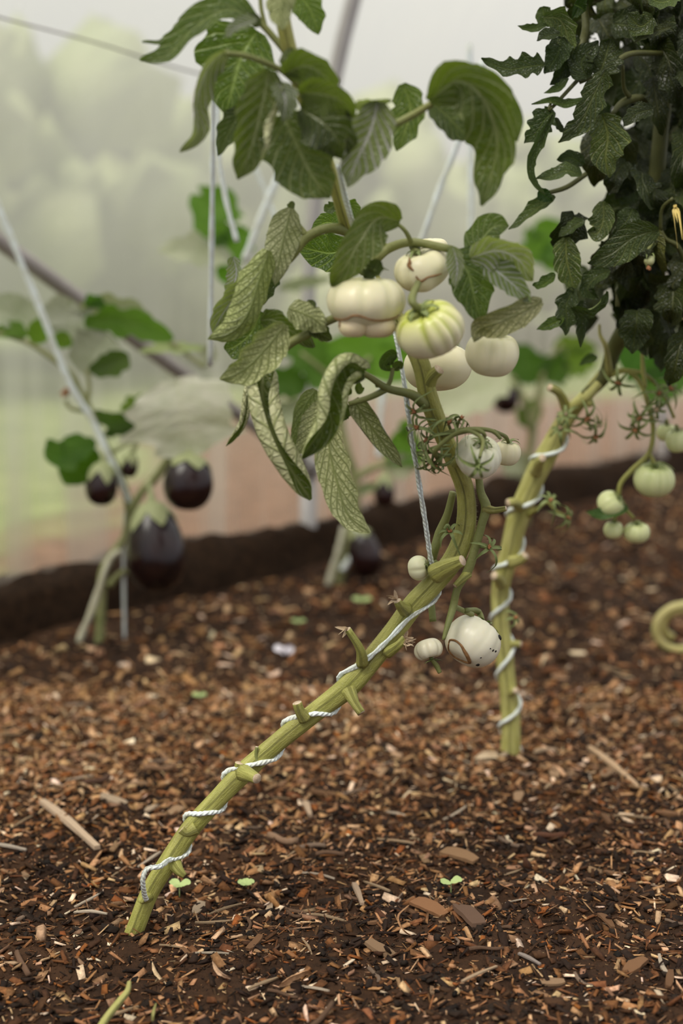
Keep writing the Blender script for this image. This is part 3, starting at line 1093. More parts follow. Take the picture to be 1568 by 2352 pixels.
# leaves: midrib, half width, roll, curl ...
Yt = Y1 - .13
leaf_list = [
    # crown
    dict(pts=[(590, 45, Yt), (520, 22, Yt), (445, 65, Yt), (385, 125, Yt), (322, 140, Yt)], hw=40, roll=35, curl=0.9, wav=.12, color=(1.1, 1.25, .9)),
    dict(pts=[(500, 20, Yt + .02), (430, 62, Yt + .02), (380, 98, Yt + .02), (326, 98, Yt + .02)], hw=22, roll=60, curl=0.9, color=(1.1, 1.25, .9)),
    dict(pts=[(590, 70, Yt + .05), (553, 130, Yt + .05), (535, 195, Yt + .05), (518, 262, Yt + .05)], hw=95, roll=15, curl=0.35, lob=.12, color=(1.1, 1.35, .7)),
    dict(pts=[(524, 112, Yt - .03), (478, 155, Yt - .03), (450, 235, Yt - .03), (452, 305, Yt - .03), (412, 348, Yt - .03)], hw=34, roll=-40, curl=1.2, color=(1.5, 1.45, 1.4)),
    dict(pts=[(562, 246, Yt + .04), (530, 295, Yt + .04), (500, 358, Yt + .04)], hw=30, roll=20, curl=.6, color=(.8, .9, .7)),
    dict(pts=[(618, 160, Yt - .04), (598, 250, Yt - .04), (575, 340, Yt - .04), (545, 412, Yt - .04)], hw=74, roll=-25, curl=3.8, curl2=.7, color=(1.2, 1.2, 1.1)),
    dict(pts=[(650, 262, Yt - .02), (680, 330, Yt - .02), (715, 400, Yt - .02), (758, 455, Yt - .02)], hw=82, roll=5, curl=.6, lob=.14, color=(1.05, 1.1, .9)),
    dict(pts=[(655, 170, Yt - .03), (700, 150, Yt - .04), (742, 172, Yt - .04), (772, 208, Yt - .03)], hw=48, roll=25, curl=.7, color=(1.15, 1.2, 1.1)),
    dict(pts=[(690, 215, Yt - .05), (735, 215, Yt - .06), (780, 230, Yt - .06), (815, 268, Yt - .05)], hw=46, roll=30, curl=.6, color=(1.2, 1.25, 1.0)),
    dict(pts=[(690, 250, Yt - .03), (740, 280, Yt - .04), (775, 320, Yt - .04), (790, 365, Yt - .03)], hw=62, roll=10, curl=.6, color=(.7, .75, .6)),
    dict(pts=[(868, 232, Yt - .03), (850, 300, Yt - .03), (820, 365, Yt - .03), (795, 430, Yt - .03)], hw=58, roll=-15, curl=.8, color=(1.55, 1.5, 1.45)),
    dict(pts=[(812, 238, Yt - .03), (850, 235, Yt - .03), (900, 228, Yt - .03)], hw=26, roll=50, curl=.8, color=(1.5, 1.5, 1.4)),
    dict(pts=[(925, 192, Yt + .03), (942, 245, Yt + .03), (930, 300, Yt + .03), (912, 348, Yt + .03)], hw=40, roll=20, curl=.4, color=(1.1, 1.3, .7)),
    dict(pts=[(985, 232, Yt - .03), (1050, 185, Yt - .04), (1110, 225, Yt - .04), (1142, 320, Yt - .03), (1128, 400, Yt - .02), (1108, 474, Yt - .02)], hw=72, roll=25, curl=.75, lob=.14, color=(1.1, 1.15, .95)),
    dict(pts=[(1000, 215, Yt - .02), (1060, 178, Yt - .02), (1130, 190, Yt - .02), (1180, 260, Yt - .02), (1190, 325, Yt - .02)], hw=46, roll=40, curl=.5, lob=.12, color=(1.1, 1.2, .9)),
    dict(pts=[(990, 232, Yt), (1025, 265, Yt), (1060, 300, Yt), (1085, 322, Yt)], hw=44, roll=-20, curl=.7, color=(.7, .8, .55)),
    dict(pts=[(672, -30, Yt + .04), (705, 10, Yt + .04), (722, 45, Yt + .04), (731, 80, Yt + .04)], hw=34, roll=10, curl=.4, color=(1.1, 1.35, .7)),
    dict(pts=[(640, -60, Yt - .03), (650, -10, Yt - .03), (645, 30, Yt - .03), (648, 70, Yt - .03)], hw=36, roll=160, curl=.5, color=(1., 1.05, .8)),
    dict(pts=[(590, 45, Yt - .03), (560, 55, Yt - .03), (535, 68, Yt - .03), (518, 88, Yt - .03)], hw=20, roll=40, curl=.6, color=(1.5, 1.5, 1.4)),
    dict(pts=[(598, 60, Yt), (580, 45, Yt), (572, 30, Yt)], hw=16, roll=20, curl=.6),
    dict(pts=[(640, 190, Yt - .04), (655, 230, Yt - .05), (650, 280, Yt - .05)], hw=30, roll=-20, curl=.6, color=(1.4, 1.4, 1.3)),
    dict(pts=[(665, 110, Yt - .03), (672, 150, Yt - .03), (690, 180, Yt - .03)], hw=26, roll=20, curl=.5),
    # middle left
    dict(pts=[(668, 478, Ya - .01), (655, 530, Ya - .01), (642, 590, Ya - .01), (632, 655, Ya - .01)], hw=40, roll=172, curl=.5, curl2=.3, lob=.06, color=(.9, .92, .85)),
    dict(pts=[(672, 462, Ya), (668, 480, Ya), (660, 505, Ya)], hw=10, roll=20, curl=.7),
    dict(pts=[(618, 575, Ya - .02), (595, 645, Ya - .02), (572, 715, Ya - .02), (535, 762, Ya - .02), (476, 780, Ya - .02)], hw=48, roll=150, curl=1.0, curl2=.8, color=(.85, .95, .6)),
    dict(pts=[(575, 635, Ya), (540, 680, Ya), (508, 725, Ya), (486, 770, Ya)], hw=42, roll=-25, curl=.6, curl2=1.0, color=(1.5, 1.45, 1.6)),
    dict(pts=[(600, 715, Ya + .01), (575, 765, Ya + .01), (540, 795, Ya + .01), (515, 802, Ya + .01)], hw=44, roll=15, curl=.5, color=(1., 1.25, .6)),
    dict(pts=[(535, 590, Ya + .01), (543, 620, Ya + .01), (538, 650, Ya + .01), (520, 678, Ya + .01)], hw=24, roll=30, curl=1.0, wav=.35, color=(1.7, 1.7, 1.8)),
    dict(pts=[(610, 600, Ya + .02), (608, 650, Ya + .02), (600, 700, Ya + .02)], hw=32, roll=-30, curl=.6, color=(.5, .6, .4)),
    dict(pts=[(655, 745, Ya - .04), (612, 798, Ya - .04), (562, 848, Ya - .04), (505, 873, Ya - .04)], hw=50, roll=165, curl=-1.1, curl2=-.9, color=(.95, 1., .75)),
    dict(pts=[(598, 735, Ya - .01), (630, 735, Ya - .01), (670, 760, Ya - .01), (722, 796, Ya - .01)], hw=32, roll=20, curl=.8, wav=.25, color=(1.3, 1.35, 1.2)),
    dict(pts=[(690, 770, Ya), (705, 782, Ya), (724, 797, Ya)], hw=14, roll=10, curl=.5),
    dict(pts=[(662, 708, Ya - .03), (695, 720, Ya - .03), (725, 735, Ya - .03), (748, 762, Ya - .03)], hw=38, roll=160, curl=.6, wav=.25, color=(.85, .9, .7)),
    dict(pts=[(715, 745, Ya - .02), (735, 765, Ya - .02), (762, 782, Ya - .02)], hw=24, roll=-20, curl=.7),
    dict(pts=[(720, 690, Ya - .02), (712, 705, Ya - .02), (700, 715, Ya - .02)], hw=14, roll=20, curl=.7),
    dict(pts=[(805, 560, Y1 + .02), (765, 580, Y1 + .02), (725, 575, Y1 + .02), (678, 562, Y1 + .02)], hw=46, roll=10, curl=.3, lob=.06, color=(1.1, 1.45, .5)),
    dict(pts=[(790, 530, Y1 + .03), (755, 510, Y1 + .03), (715, 525, Y1 + .03)], hw=24, roll=10, curl=.3, color=(1.1, 1.45, .5)),
    dict(pts=[(790, 470, Y1), (810, 480, Y1), (820, 505, Y1)], hw=20, roll=10, curl=.4, color=(1.1, 1.35, .6)),
    dict(pts=[(770, 470, Y1), (755, 478, Y1), (745, 470, Y1)], hw=14, roll=10, curl=.4, color=(.9, 1.1, .6)),
    dict(pts=[(918, 508, Ya - .05), (868, 500, Ya - .06), (825, 555, Ya - .07), (790, 615, Ya - .07), (758, 652, Ya - .06)], hw=50, roll=-15, curl=.5, curl2=.8, lob=.06, color=(1.25, 1.25, 1.1)),
    dict(pts=[(872, 598, Ya - .06), (858, 620, Ya - .06), (835, 640, Ya - .06)], hw=20, roll=10, curl=.6, color=(.6, .65, .5)),
    # right of the fruit
    dict(pts=[(1040, 578, Ya - .03), (1072, 620, Ya - .03), (1088, 680, Ya - .03), (1106, 744, Ya - .03)], hw=52, roll=-10, curl=.45, lob=.1, color=(.95, 1.15, .75)),
    dict(pts=[(1040, 565, Ya - .05), (1050, 610, Ya - .05), (1045, 660, Ya - .05)], hw=24, roll=30, curl=.6, color=(1.9, 1.85, 1.9)),
    dict(pts=[(1090, 592, Ya - .03), (1105, 552, Ya - .02), (1135, 520, Ya - .02), (1168, 520, Ya - .02)], hw=40, roll=-15, curl=.5, lob=.05, color=(1.1, 1.25, .95)),
    dict(pts=[(1080, 592, Ya - .04), (1140, 575, Ya - .05), (1190, 595, Ya - .05), (1224, 642, Ya - .04)], hw=46, roll=25, curl=.7, wav=.22, lob=.16, color=(1.9, 1.85, 1.8)),
    dict(pts=[(1110, 600, Ya - .04), (1150, 630, Ya - .05), (1185, 660, Ya - .05), (1215, 695, Ya - .05)], hw=34, roll=-15, curl=.7, color=(1.7, 1.75, 1.6)),
    dict(pts=[(1246, 690, Ya - .04), (1195, 718, Ya - .05), (1140, 742, Ya - .05), (1100, 758, Ya - .04), (1088, 786, Ya - .04)], hw=36, roll=165, curl=-.9, curl2=-.5, color=(.75, .72, .6)),
    # hanging lower left
    dict(pts=[(570, 870, Ya), (563, 920, Ya - .01), (552, 975, Ya - .01), (518, 1024, Ya - .01)], hw=28, roll=-20, curl=4.0, wav=.06, color=(1.1, 1.1, 1.0)),
    dict(pts=[(604, 840, Ya - .01), (602, 920, Ya - .02), (630, 1010, Ya - .03), (672, 1085, Ya - .03), (713, 1148, Ya - .03)], hw=92, roll=-8, curl=4.2, curl2=3.8, lob=.03, wav=.06, a=.45, b=.75, color=(1.05, 1.05, .95)),
    dict(pts=[(838, 850, Ya - .03), (792, 836, Ya - .04), (758, 890, Ya - .05), (745, 970, Ya - .05), (692, 1052, Ya - .05)], hw=84, roll=-12, curl=3.2, curl2=4.2, lob=.03, wav=.06, a=.5, b=.75, color=(1., 1.05, .85)),
    dict(pts=[(725, 895, Ya), (700, 935, Ya), (690, 985, Ya), (678, 1035, Ya)], hw=38, roll=150, curl=-1.0, curl2=-.8, lob=.04, color=(.9, 1., .75)),
    dict(pts=[(745, 920, Ya - .01), (725, 965, Ya - .01), (705, 1010, Ya - .01), (682, 1045, Ya - .01)], hw=34, roll=185, curl=-.9, lob=.04, color=(.95, 1., .8)),
    dict(pts=[(752, 960, Ya - .01), (757, 1035, Ya - .01), (775, 1110, Ya - .01), (798, 1180, Ya - .01), (850, 1223, Ya - .01)], hw=42, roll=172, curl=-.6, curl2=-.9, lob=.08, wav=.08, a=.5, b=.7, color=(1., 1.02, .85)),
    dict(pts=[(812, 918, Ya + .01), (845, 970, Ya + .01), (885, 1025, Ya + .01), (924, 1072, Ya + .01)], hw=40, roll=178, curl=-2.2, lob=.03, a=.4, b=.85, color=(.72, .74, .58)),
    dict(pts=[(800, 930, Ya + .02), (780, 945, Ya + .02), (765, 975, Ya + .02)], hw=26, roll=-20, curl=.8, color=(.8, .9, .6)),
    dict(pts=[(806, 905, Ya), (790, 885, Ya), (775, 900, Ya), (768, 940, Ya)], hw=26, roll=-40, curl=1.0, color=(.9, 1., .7)),
    dict(pts=[(590, 845, Ya + .01), (592, 900, Ya + .02), (606, 960, Ya + .02)], hw=34, roll=-20, curl=1.0, color=(.5, .55, .4)),
    dict(pts=[(912, 815, Ya), (895, 818, Ya), (882, 838, Ya), (898, 852, Ya)], hw=20, roll=-10, curl=1.2, lob=0, color=(.8, 1., .7)),
    dict(pts=[(905, 850, Ya), (915, 840, Ya), (925, 846, Ya)], hw=14, roll=-10, curl=1.2, lob=0, color=(.9, 1., .7)),
    dict(pts=[(828, 905, Ya), (822, 890, Ya), (826, 878, Ya)], hw=14, roll=20, curl=1.2, lob=0, color=(1.1, 1.2, .8)),
    dict(pts=[(868, 890, Ya), (864, 880, Ya), (868, 870, Ya)], hw=8, roll=20, curl=1.2, lob=0),
]
for i, q in enumerate(leaf_list):
    q = dict(q)
    pts = q.pop('pts')
    hw = q.pop('hw')
    colr = q.pop('color', None)
    if colr and sum(colr) > 4.0:                      # the palest tints turned grey-green
        colr = (colr[0] * 1.45, colr[1] * 1.32, colr[2] * 2.8)
    px_leaf('leaf', pts, hw, LEAF, plant1, colr, seed=100 + i, nu=34, nv=16, **q)

# old flowers on the stem
hs = [
    (960, 985, (-.6, .5, .5), 55, [(1000, 1000, Ya + .02), (980, 985, Ya + .02)]),
    (985, 1010, (-.9, -.1, .5), 60, [(1020, 1000, Ya + .02), (1005, 998, Ya + .02)]),
    (1030, 975, (.1, .9, .4), 58, [(1040, 1000, Ya + .02), (1034, 985, Ya + .02)]),
    (992, 1058, (-.3, -.7, .6), 62, [(1030, 1030, Ya + .02), (1000, 1035, Ya + .01)]),
    (1000, 1065, (.2, -.9, .5), 58, [(1035, 1045, Ya + .02), (1010, 1048, Ya + .01)]),
    (982, 1040, (-.7, .1, .7), 60, [(1020, 1050, Ya + .02), (1000, 1040, Ya + .01)]),
    (1055, 965, (.6, .7, .2), 40, [(1048, 1000, Ya + .03), (1050, 980, Ya + .03)]),
    (955, 945, (-.8, -.2, .5), 42, [(975, 930, Ya + .03), (965, 938, Ya + .03)]),
    (1034, 1222, (-.2, .5, .7), 36, [(1020, 1215, Ya + .06), (1028, 1206, Ya + .06)]),
    (1122, 1258, (.4, .2, .8), 58, [(1090, 1255, Yc), (1106, 1256, Yc)]),
]
for i, (x, y, ax, lp, stl) in enumerate(hs):
    husk(plant1, x, y, Ya + .015 if i < 8 else Yc - .005, ax, 300 + i, n=6, lpx=lp, wpx=4.6, stalk=stl)
for pts in [[(1010, 1060, Ya + .02), (1000, 1035, Ya), (1040, 1000, Ya - .01), (1075, 990, Ya - .02), (1108, 1010, Ya - .03), (1102, 1050, Ya - .045)],
            [(1015, 1000, Ya + .02), (1045, 990, Ya + .01), (1090, 985, Ya + .01), (1130, 990, Ya + .01), (1150, 1008, Ya + .01)]]:
    stub(plant1, pts, [6, 6, 5, 5, 5, 4], STEMD, cut=False, name='fruit_stem', sides=8)
husk(plant1, 1098, 1070, Ya - .045, (-.05, -.3, 1), 330, n=6, lpx=50, wpx=5, core=SEPAL, stalk=[(1102, 1045, Ya - .04)])

GT = 'pale tomatoes on the first plant'
t1 = tomato('biggest cream tomato, wide and flattened with two lobes bulging from its cracked base', 838, 690, Y1 - .10, 96, .66,
            (0.02, 1, .22), 9, .085, 1, .55, GT, [(850, 620, Y1 - .085), (855, 600, Ya)], sep=(7, .62, .085), srpx=9, irr=.05, stripe=.45, droop=.1, topk=.98)
c1 = P(838, 692, Y1 - .10)
s1 = scale_at(c1)
for k, (x, y, rx, ry, dy) in enumerate([(812, 748, 37, 29, -.015), (866, 750, 42, 28, -.010)]):
    c = P(x, y, Y1 - .10 + dy * .7)
    v = fruit_body(c, rx * s1, ry / rx, screen_dir((0, 1, .1)), 0, 0, 5 + k, 0, .05, nu=18, nv=36, dimple=0.0, base=(.78, .66, .43))
    SKINS[t1].append(BVHTree.FromPolygons(v[0], v[1]))
    build('base_lobe', MB().add(v[0], v[1], v[2], 0, v[3]), TOMATO, t1, label='warm cream lobe bulging from the base')
mb = skin_line(t1, [(764, 728), (778, 733), (795, 732), (812, 724), (830, 726), (850, 733), (875, 735), (900, 731), (916, 724)], [1.2, 2.6, 2.2, 2.8, 2.2, 2.8, 2.4, 1.2])
mb2 = skin_line(t1, [(779, 736), (781, 745), (780, 752)], [1, 2.6, 1])
mb.add(mb2.v, mb2.f)
build('scar', mb, SCAR, t1, label='brown cracked seam')
t2 = tomato('puckered pale tomato with a brown blossom scar, above and right of the biggest one', 968, 618, Y1 - .06, 64, .76, (-.25, .9, .35), 8, .16, 2,
            .35, GT, [(945, 565, Ya)], sep=(6, .6, .09), srpx=8, irr=.06,
            bumps=[((-.5, -.5, .6), .14, 9), ((.5, -.1, .8), .16, 7), ((.2, -.8, .5), .12, 9)])
mb = skin_line(t2, [(940, 592), (943, 603), (942, 612), (950, 622)], [1, 4, 5, 1.5], noise=.4)
mb2 = skin_line(t2, [(955, 634), (966, 645), (982, 636), (1000, 632), (1014, 628)], [1.5, 3, 2, 2.4, 1], noise=.35)
mb.add(mb2.v, mb2.f)
build('scar', mb, SCAR, t2, label='brown blossom scar')
tomato('ribbed yellow-green shouldered tomato tilted to show its calyx', 988, 756, Y1 - .12, 78, .80, (-.42, .72, .52), 11, .17, 3, 1.0, GT,
       [(945, 690, Y1 - .13), (960, 650, Y1 - .09)], sep=(6, .62, .10), srpx=8, stripe=.85, irr=.05, gw=1.1, gcol=(.40, .45, .06))
tomato('smooth cream tomato half hidden behind the bare stem', 1003, 842, Y1 + .055, 77, .74, (0, 1, -.1), 7, .03, 4, .3, GT,
       [(990, 770, Y1 + .05)], sep=(5, .5, .08), srpx=8)
tomato('round smooth pale tomato hanging alone under a rolled brown leaf', 1131, 812, Y1 - .03, 65, .84, (.1, 1, .3), 9, .05, 5, .5, GT,
       [(1150, 752, Y1 - .03), (1142, 735, Ya + .03)], sep=(6, .75, .10), srpx=6, droop=.1, topk=.93)
tomato('small blurred pale tomato behind the top of the fruit cluster', 992, 566, Y1 + .06, 36, .6, (0, 1, .1), 7, .05, 6, .2, GT, None, calyx=False)
tomato('silvery pale tomato low on the stem with a star of sepals across it', 1098, 1048, Y1 - .02, 55, .88, (.15, .75, .6), 10, .08, 7, .3, GT,
       [(1112, 998, Y1 - .065), (1090, 988, Y1 - .06), (1040, 1000, Y1 - .03), (1005, 1030, Y1)], sep=(6, .62, .08), srpx=4.5, base=(.74, .73, .58))
tomato('small pale tomato just right of the silvery one', 1164, 1040, Y1 + .04, 32, .96, (.1, 1, .25), 8, .05, 8, .35, GT,
       [(1160, 1003, Y1 + .03), (1135, 990, Y1 + .01)], sep=(6, 1.0, .13), srpx=4, droop=.25)
tomato('little pale tomato tucked left of the stem, below the hanging twine', 961, 1304, Y1 + .02, 30, .84, (1, .12, .25), 6, .12, 9, .5, GT,
       [(1002, 1290, Y1 + .03)], sep=(6, .9, .12), srpx=5, droop=.3, base=(.74, .74, .50))
t9 = tomato('large low white tomato with a ringed brown crack and black specks', 1085, 1472, Y1 + .045, 66, .88, (.55, .75, -.3), 9, .04, 10, .15, GT,
            [(1098, 1405, Y1 + .07), (1070, 1402, Yc + .01)], sep=(6, .6, .08), srpx=6, base=(.76, .73, .58), irr=.03)
c9 = P(1085, 1472, Y1 + .045)
s9 = scale_at(c9)


def on_sphere(x, y, c, r, lift=1.0):
    """point of the sphere (c, r) that faces the path at x, y"""
    d = ray(x, y).normalized()
    oc = CAM - c
    b_ = oc.dot(d)
    q = b_ * b_ - (oc.dot(oc) - r * r)
    t = -b_ - math.sqrt(max(q, 0))
    return CAM + d * t


mb = skin_line(t9, [(1031, 1476), (1031, 1492), (1042, 1506), (1058, 1515), (1077, 1521), (1073, 1508), (1066, 1496), (1058, 1482), (1046, 1472), (1034, 1470), (1031, 1476)], [1.6, 2.2, 2.4, 4.5, 5, 3, 3, 1.8])
build('scar', mb, SCAR, t9, label='ringed brown crack')
BLACK = plain('black_speck', (0.01, 0.009, 0.007), (0.02, 0.016, 0.012), 90, 0.8)
mb = MB()
for x, y, a_, b_ in [(1147, 1464, 7, 4), (1132, 1494, 3, 3), (1138, 1496, 3, 4), (1126, 1490, 2, 3), (1104, 1511, 2, 2), (1097, 1527, 5, 2)]:
    h = skin(t9, x, y)
    if not h:
        continue
    c, n_ = h[0], h[1]
    v = fruit_body(c, a_ * s9, .5, n_, 0, 0, x, 0, .15, nu=5, nv=9, dimple=0)
    mb.add(v[0], v[1])
build('specks', mb, BLACK, t9, kind='stuff', label='black specks')
tomato('tiny knobbly upturned tomato beside the large low white one', 984, 1492, Y1 + .03, 34, .76, (.25, -.9, .2), 5, .16, 11, .15, GT,
       [(1003, 1530, Y1 + .03), (1010, 1545, Y1 + .03)], sep=(5, .75, .12), srpx=5, base=(.74, .70, .54), irr=.08, droop=-.1)

# ---------------------------------------------------------------- twine on the first plant
tw = []
for q in [(775, 380, Y1 - .1), (797, 470, Y1 - .075), (818, 540, Y1 - .045), (858, 640, Y1 - .015), (898, 735, Y1 + .02), (912, 790, Y1 - .005), (928, 880, Y1 - .02), (942, 985, Y1 - .015),
          (958, 1085, Y1 - .01), (975, 1190, Y1), (992, 1300, Y1 + .02)]:
    tw.append(P(*q))


def around(i, ang, lift=0.0016):
    p = stem_path[i]
    T = (stem_path[i + 1] - stem_path[i - 1]).normalized()
    Cd = (CAM - p)
    Cd = (Cd - T * Cd.dot(T)).normalized()
    S = T.cross(Cd)
    r = stem_rad[i] * 1.05 + lift
    return p + (Cd * cos(ang) + S * sin(ang)) * r


def nearest(x, y):
    best, bi = 1e9, 0
    for i in range(2, len(stem_path) - 2):
        p = stem_path[i]
        d = p - CAM
        z = d.dot(FWD)
        u_ = 784 + F * d.x / z
        v_ = 1176 - F * d.dot(UP) / z
        q = (u_ - x) ** 2 + (v_ - y) ** 2
        if q < best:
            best, bi = q, i
    return bi


# (stem place, angle round the stem: 0 faces the path, + is the side to the right)
wind = [((1000, 1325), -pi * 1.0), ((985, 1360), -pi * .6), ((940, 1420), -pi * .12), ((890, 1478), 0.0), ((845, 1530), .42), ((800, 1575), pi * .52),
        ((775, 1592), pi * 1.0), ((752, 1625), pi * 1.45), ((718, 1642), pi * 2.0), ((672, 1678), pi * 2.5), ((650, 1700), pi * 3.0), ((632, 1735), pi * 3.45),
        ((585, 1760), pi * 4.0), ((535, 1800), pi * 4.5), ((520, 1825), pi * 5), ((508, 1862), pi * 5.45), ((480, 1875), pi * 6.0), ((450, 1895), pi * 6.5), ((438, 1915), pi * 7.0),
        ((430, 1955), pi * 7.5), ((400, 1972), pi * 8.0)]
wp = [around(nearest(*a), -b_) for a, b_ in wind]
tail = [P(368, 1990, Y1 - .03), P(338, 1996, Y1 - .035), P(328, 2020, Y1 - .035), P(331, 2052, Y1 - .025), P(336, 2066, Y1 - .018)]
tpath = catmull(tw + wp + tail, 9)
mb = MB()
tr = [5.8 * scale_at(p) for p in tpath]
tube(mb, tpath, tr, sides=10, ridge=(2, 0.16, 1500), seed=2)
build('support_twine', mb, TWINE, label='pale blue-white twine hanging down and spiralling round the leaning tomato stem', cat='twine', group='support strings')

# ---------------------------------------------------------------- the second tomato plant
b2 = G(1170, 1748)
Y2 = b2.y
plant2 = empty('tomato_plant', b2, 'dark leafy tomato plant filling the upper right, on a pale knotty stem', 'tomato plant', 'trained tomato plants')
p2 = [(1168, 1775, Y2), (1170, 1735, Y2), (1172, 1660, Y2), (1168, 1590, Y2), (1158, 1500, Y2), (1149, 1420, Y2), (1150, 1350, Y2), (1170, 1275, Y2 - .01), (1190, 1190, Y2 - .02),
      (1222, 1110, Y2 - .03), (1262, 1035, Y2 - .04), (1298, 965, Y2 - .05), (1345, 908, Y2 - .06), (1388, 862, Y2 - .07), (1410, 800, Y2 - .08), (1442, 745, Y2 - .1),
      (1480, 650, Y2 - .12), (1502, 500, Y2 - .14), (1518, 300, Y2 - .16), (1535, 150, Y2 - .17), (1545, -40, Y2 - .18), (1550, -200, Y2 - .18)]
r2 = [24, 22, 22, 20, 20, 19, 21, 22, 25, 25, 24, 20, 14, 16, 19, 21, 21, 20, 18, 17, 16, 16]
mb = MB()
px_tube(mb, p2[:14], r2[:14], n=7, sides=20, ridge=(3, .06, 4), noise=.04, seed=9)
build('stem', mb, STEM2, plant2)
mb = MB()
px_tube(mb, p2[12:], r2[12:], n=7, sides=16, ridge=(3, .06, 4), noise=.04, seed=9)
build('stem', mb, STEMU, plant2, label='greener upper stem, with leaf shade put into its colour')
p2path = catmull([P(*p) for p in p2], 7)
p2rad = [r * scale_at(p) for r, p in zip(lerp_list(r2, len(p2path)), p2path)]
for pts, r in [
    ([(1195, 1165, Y2 - .03), (1180, 1155, Y2 - .05), (1166, 1156, Y2 - .055)], [14, 11, 10]),
    ([(1230, 1085, Y2 - .05), (1240, 1060, Y2 - .08), (1246, 1052, Y2 - .09)], [14, 12, 9]),
    ([(1175, 1290, Y2 - .02), (1195, 1285, Y2 - .03), (1206, 1275, Y2 - .035)], [16, 12, 10]),
    ([(1150, 1340, Y2 - .02), (1142, 1326, Y2 - .035), (1134, 1322, Y2 - .04)], [15, 12, 10]),
    ([(1165, 1480, Y2), (1182, 1479, Y2 - .01), (1196, 1480, Y2 - .015)], [10, 8, 7]),
    ([(1172, 1590, Y2), (1180, 1588, Y2 - .02), (1184, 1586, Y2 - .03)], [12, 10, 7]),
    ([(1305, 950, Y2 - .05), (1285, 905, Y2 - .07), (1262, 890, Y2 - .08)], [14, 10, 9]),
    ([(1315, 940, Y2 - .06), (1345, 915, Y2 - .09), (1375, 880, Y2 - .09)], [14, 12, 10]),
    ([(1350, 905, Y2 - .07), (1352, 920, Y2 - .09), (1356, 932, Y2 - .09)], [10, 9, 8]),
    ([(1400, 860, Y2 - .08), (1392, 800, Y2 - .10), (1378, 770, Y2 - .10), (1376, 745, Y2 - .1)], [9, 6, 4, 3]),
]:
    stub(plant2, pts, r, STEM2, name='cut_side_shoot')
mb = MB()
hr = random.Random(77)
for k in range(7):
    a = k * 0.9
    c = P(1170 + 24 * cos(a), 1742 + hr.uniform(-6, 10), Y2 - .015)
    leaf_mesh(mb, [c, c + Vector((0.02 * cos(a), -0.004, .004)), c + Vector((0.04 * cos(a), -0.01, 0))], .006, roll=30, curl=.8, nu=5, nv=2, seed=k)
build('dry_husk', mb, DRY, plant2)

# fruit stems and trusses of the second plant
for pts, r in [
    ([(1400, 860, Y2 - .08), (1440, 852, Y2 - .09), (1470, 880, Y2 - .09), (1490, 935, Y2 - .1), (1500, 985, Y2 - .1), (1490, 1040, Y2 - .1), (1450, 1080, Y2 - .1), (1425, 1110, Y2 - .1), (1420, 1140, Y2 - .1)],
     [8, 6, 6, 6, 6, 6, 6, 6, 5]),
    ([(1490, 1040, Y2 - .1), (1500, 1060, Y2 - .1), (1504, 1075, Y2 - .1)], [5, 5, 6]),
    ([(1440, 852, Y2 - .09), (1480, 860, Y2 - .09), (1520, 900, Y2 - .08), (1548, 960, Y2 - .08)], [6, 5, 4, 4]),
    ([(1475, 720, Y2 - .1), (1474, 790, Y2 - .12), (1476, 850, Y2 - .12), (1482, 890, Y2 - .12)], [3, 3, 6, 4]),
    ([(1420, 1140, Y2 - .1), (1432, 1165, Y2 - .1), (1455, 1190, Y2 - .1)], [4, 4, 4]),
    ([(1420, 1150, Y2 - .1), (1415, 1180, Y2 - .1), (1410, 1195, Y2 - .1)], [4, 3, 4]),
    ([(1210, 1185, Y2 - .03), (1232, 1170, Y2 - .05), (1258, 1150, Y2 - .06)], [6, 4, 4]),
    ([(1258, 1152, Y2 - .06), (1275, 1172, Y2 - .06), (1298, 1185, Y2 - .06)], [4, 3, 3]),
]:
    stub(plant2, pts, r, STEM, cut=False, name='fruit_stem', sides=9)
for i, (x, y, ax, lp, core) in enumerate([(1262, 1152, (.2, .6, .6), 40, RUST), (1300, 1188, (.5, -.1, .7), 36, RUST), (1180, 1420, (.5, .3, .5), 26, RUST),
                                          (1288, 985, (-.3, .1, .8), 40, DRY), (1300, 955, (-.2, .3, .8), 40, DRY), (1345, 960, (.2, -.4, .8), 40, RUST), (1365, 1000, (.1, -.7, .6), 44, RUST),
                                          (1420, 880, (-.2, -.4, .8), 40, RUST), (1470, 960, (-.5, -.2, .8), 46, RUST), (1460, 985, (-.4, -.5, .7), 46, RUST), (1510, 905, (.1, .2, .9), 44, RUST),
                                          (1540, 895, (.2, .3, .9), 44, RUST), (1505, 940, (.1, -.3, .9), 40, DRY), (1365, 975, (.5, -.5, .6), 34, DRY)]):
    husk(plant2, x, y, Y2 - .11, ax, 500 + i, n=6, lpx=lp, wpx=4.5, core=core)
g2 = 'green tomatoes on the second plant'
GB, GG = (0.60, 0.64, 0.33), (0.30, 0.40, 0.08)
tomato('ribbed green tomato, the largest of those hanging low at the right', 1501, 1101, Y2 - .1, 48, .84, (.02, 1, .35), 13, .08, 21, .8, g2, [(1504, 1062, Y2 - .1)], base=GB, gcol=GG, srpx=5)
tomato('smaller round green tomato with a dark leaf under it, at the end of the truss', 1402, 1158, Y2 - .11, 33, .88, (.7, .5, .3), 8, .05, 22, .6, g2, [(1424, 1142, Y2 - .1)], base=GB, gcol=GG, srpx=4)
tomato('smallest green tomato hanging below the others on the truss', 1408, 1217, Y2 - .1, 23, .94, (0, 1, .2), 6, .05, 23, .6, g2, [(1410, 1195, Y2 - .1)], base=GB, gcol=GG, srpx=4)
tomato('green tomato hanging lowest at the right of the truss', 1462, 1223, Y2 - .1, 30, .84, (0, 1, .25), 8, .05, 24, .6, g2, [(1460, 1195, Y2 - .1)], base=GB, gcol=GG, srpx=4)
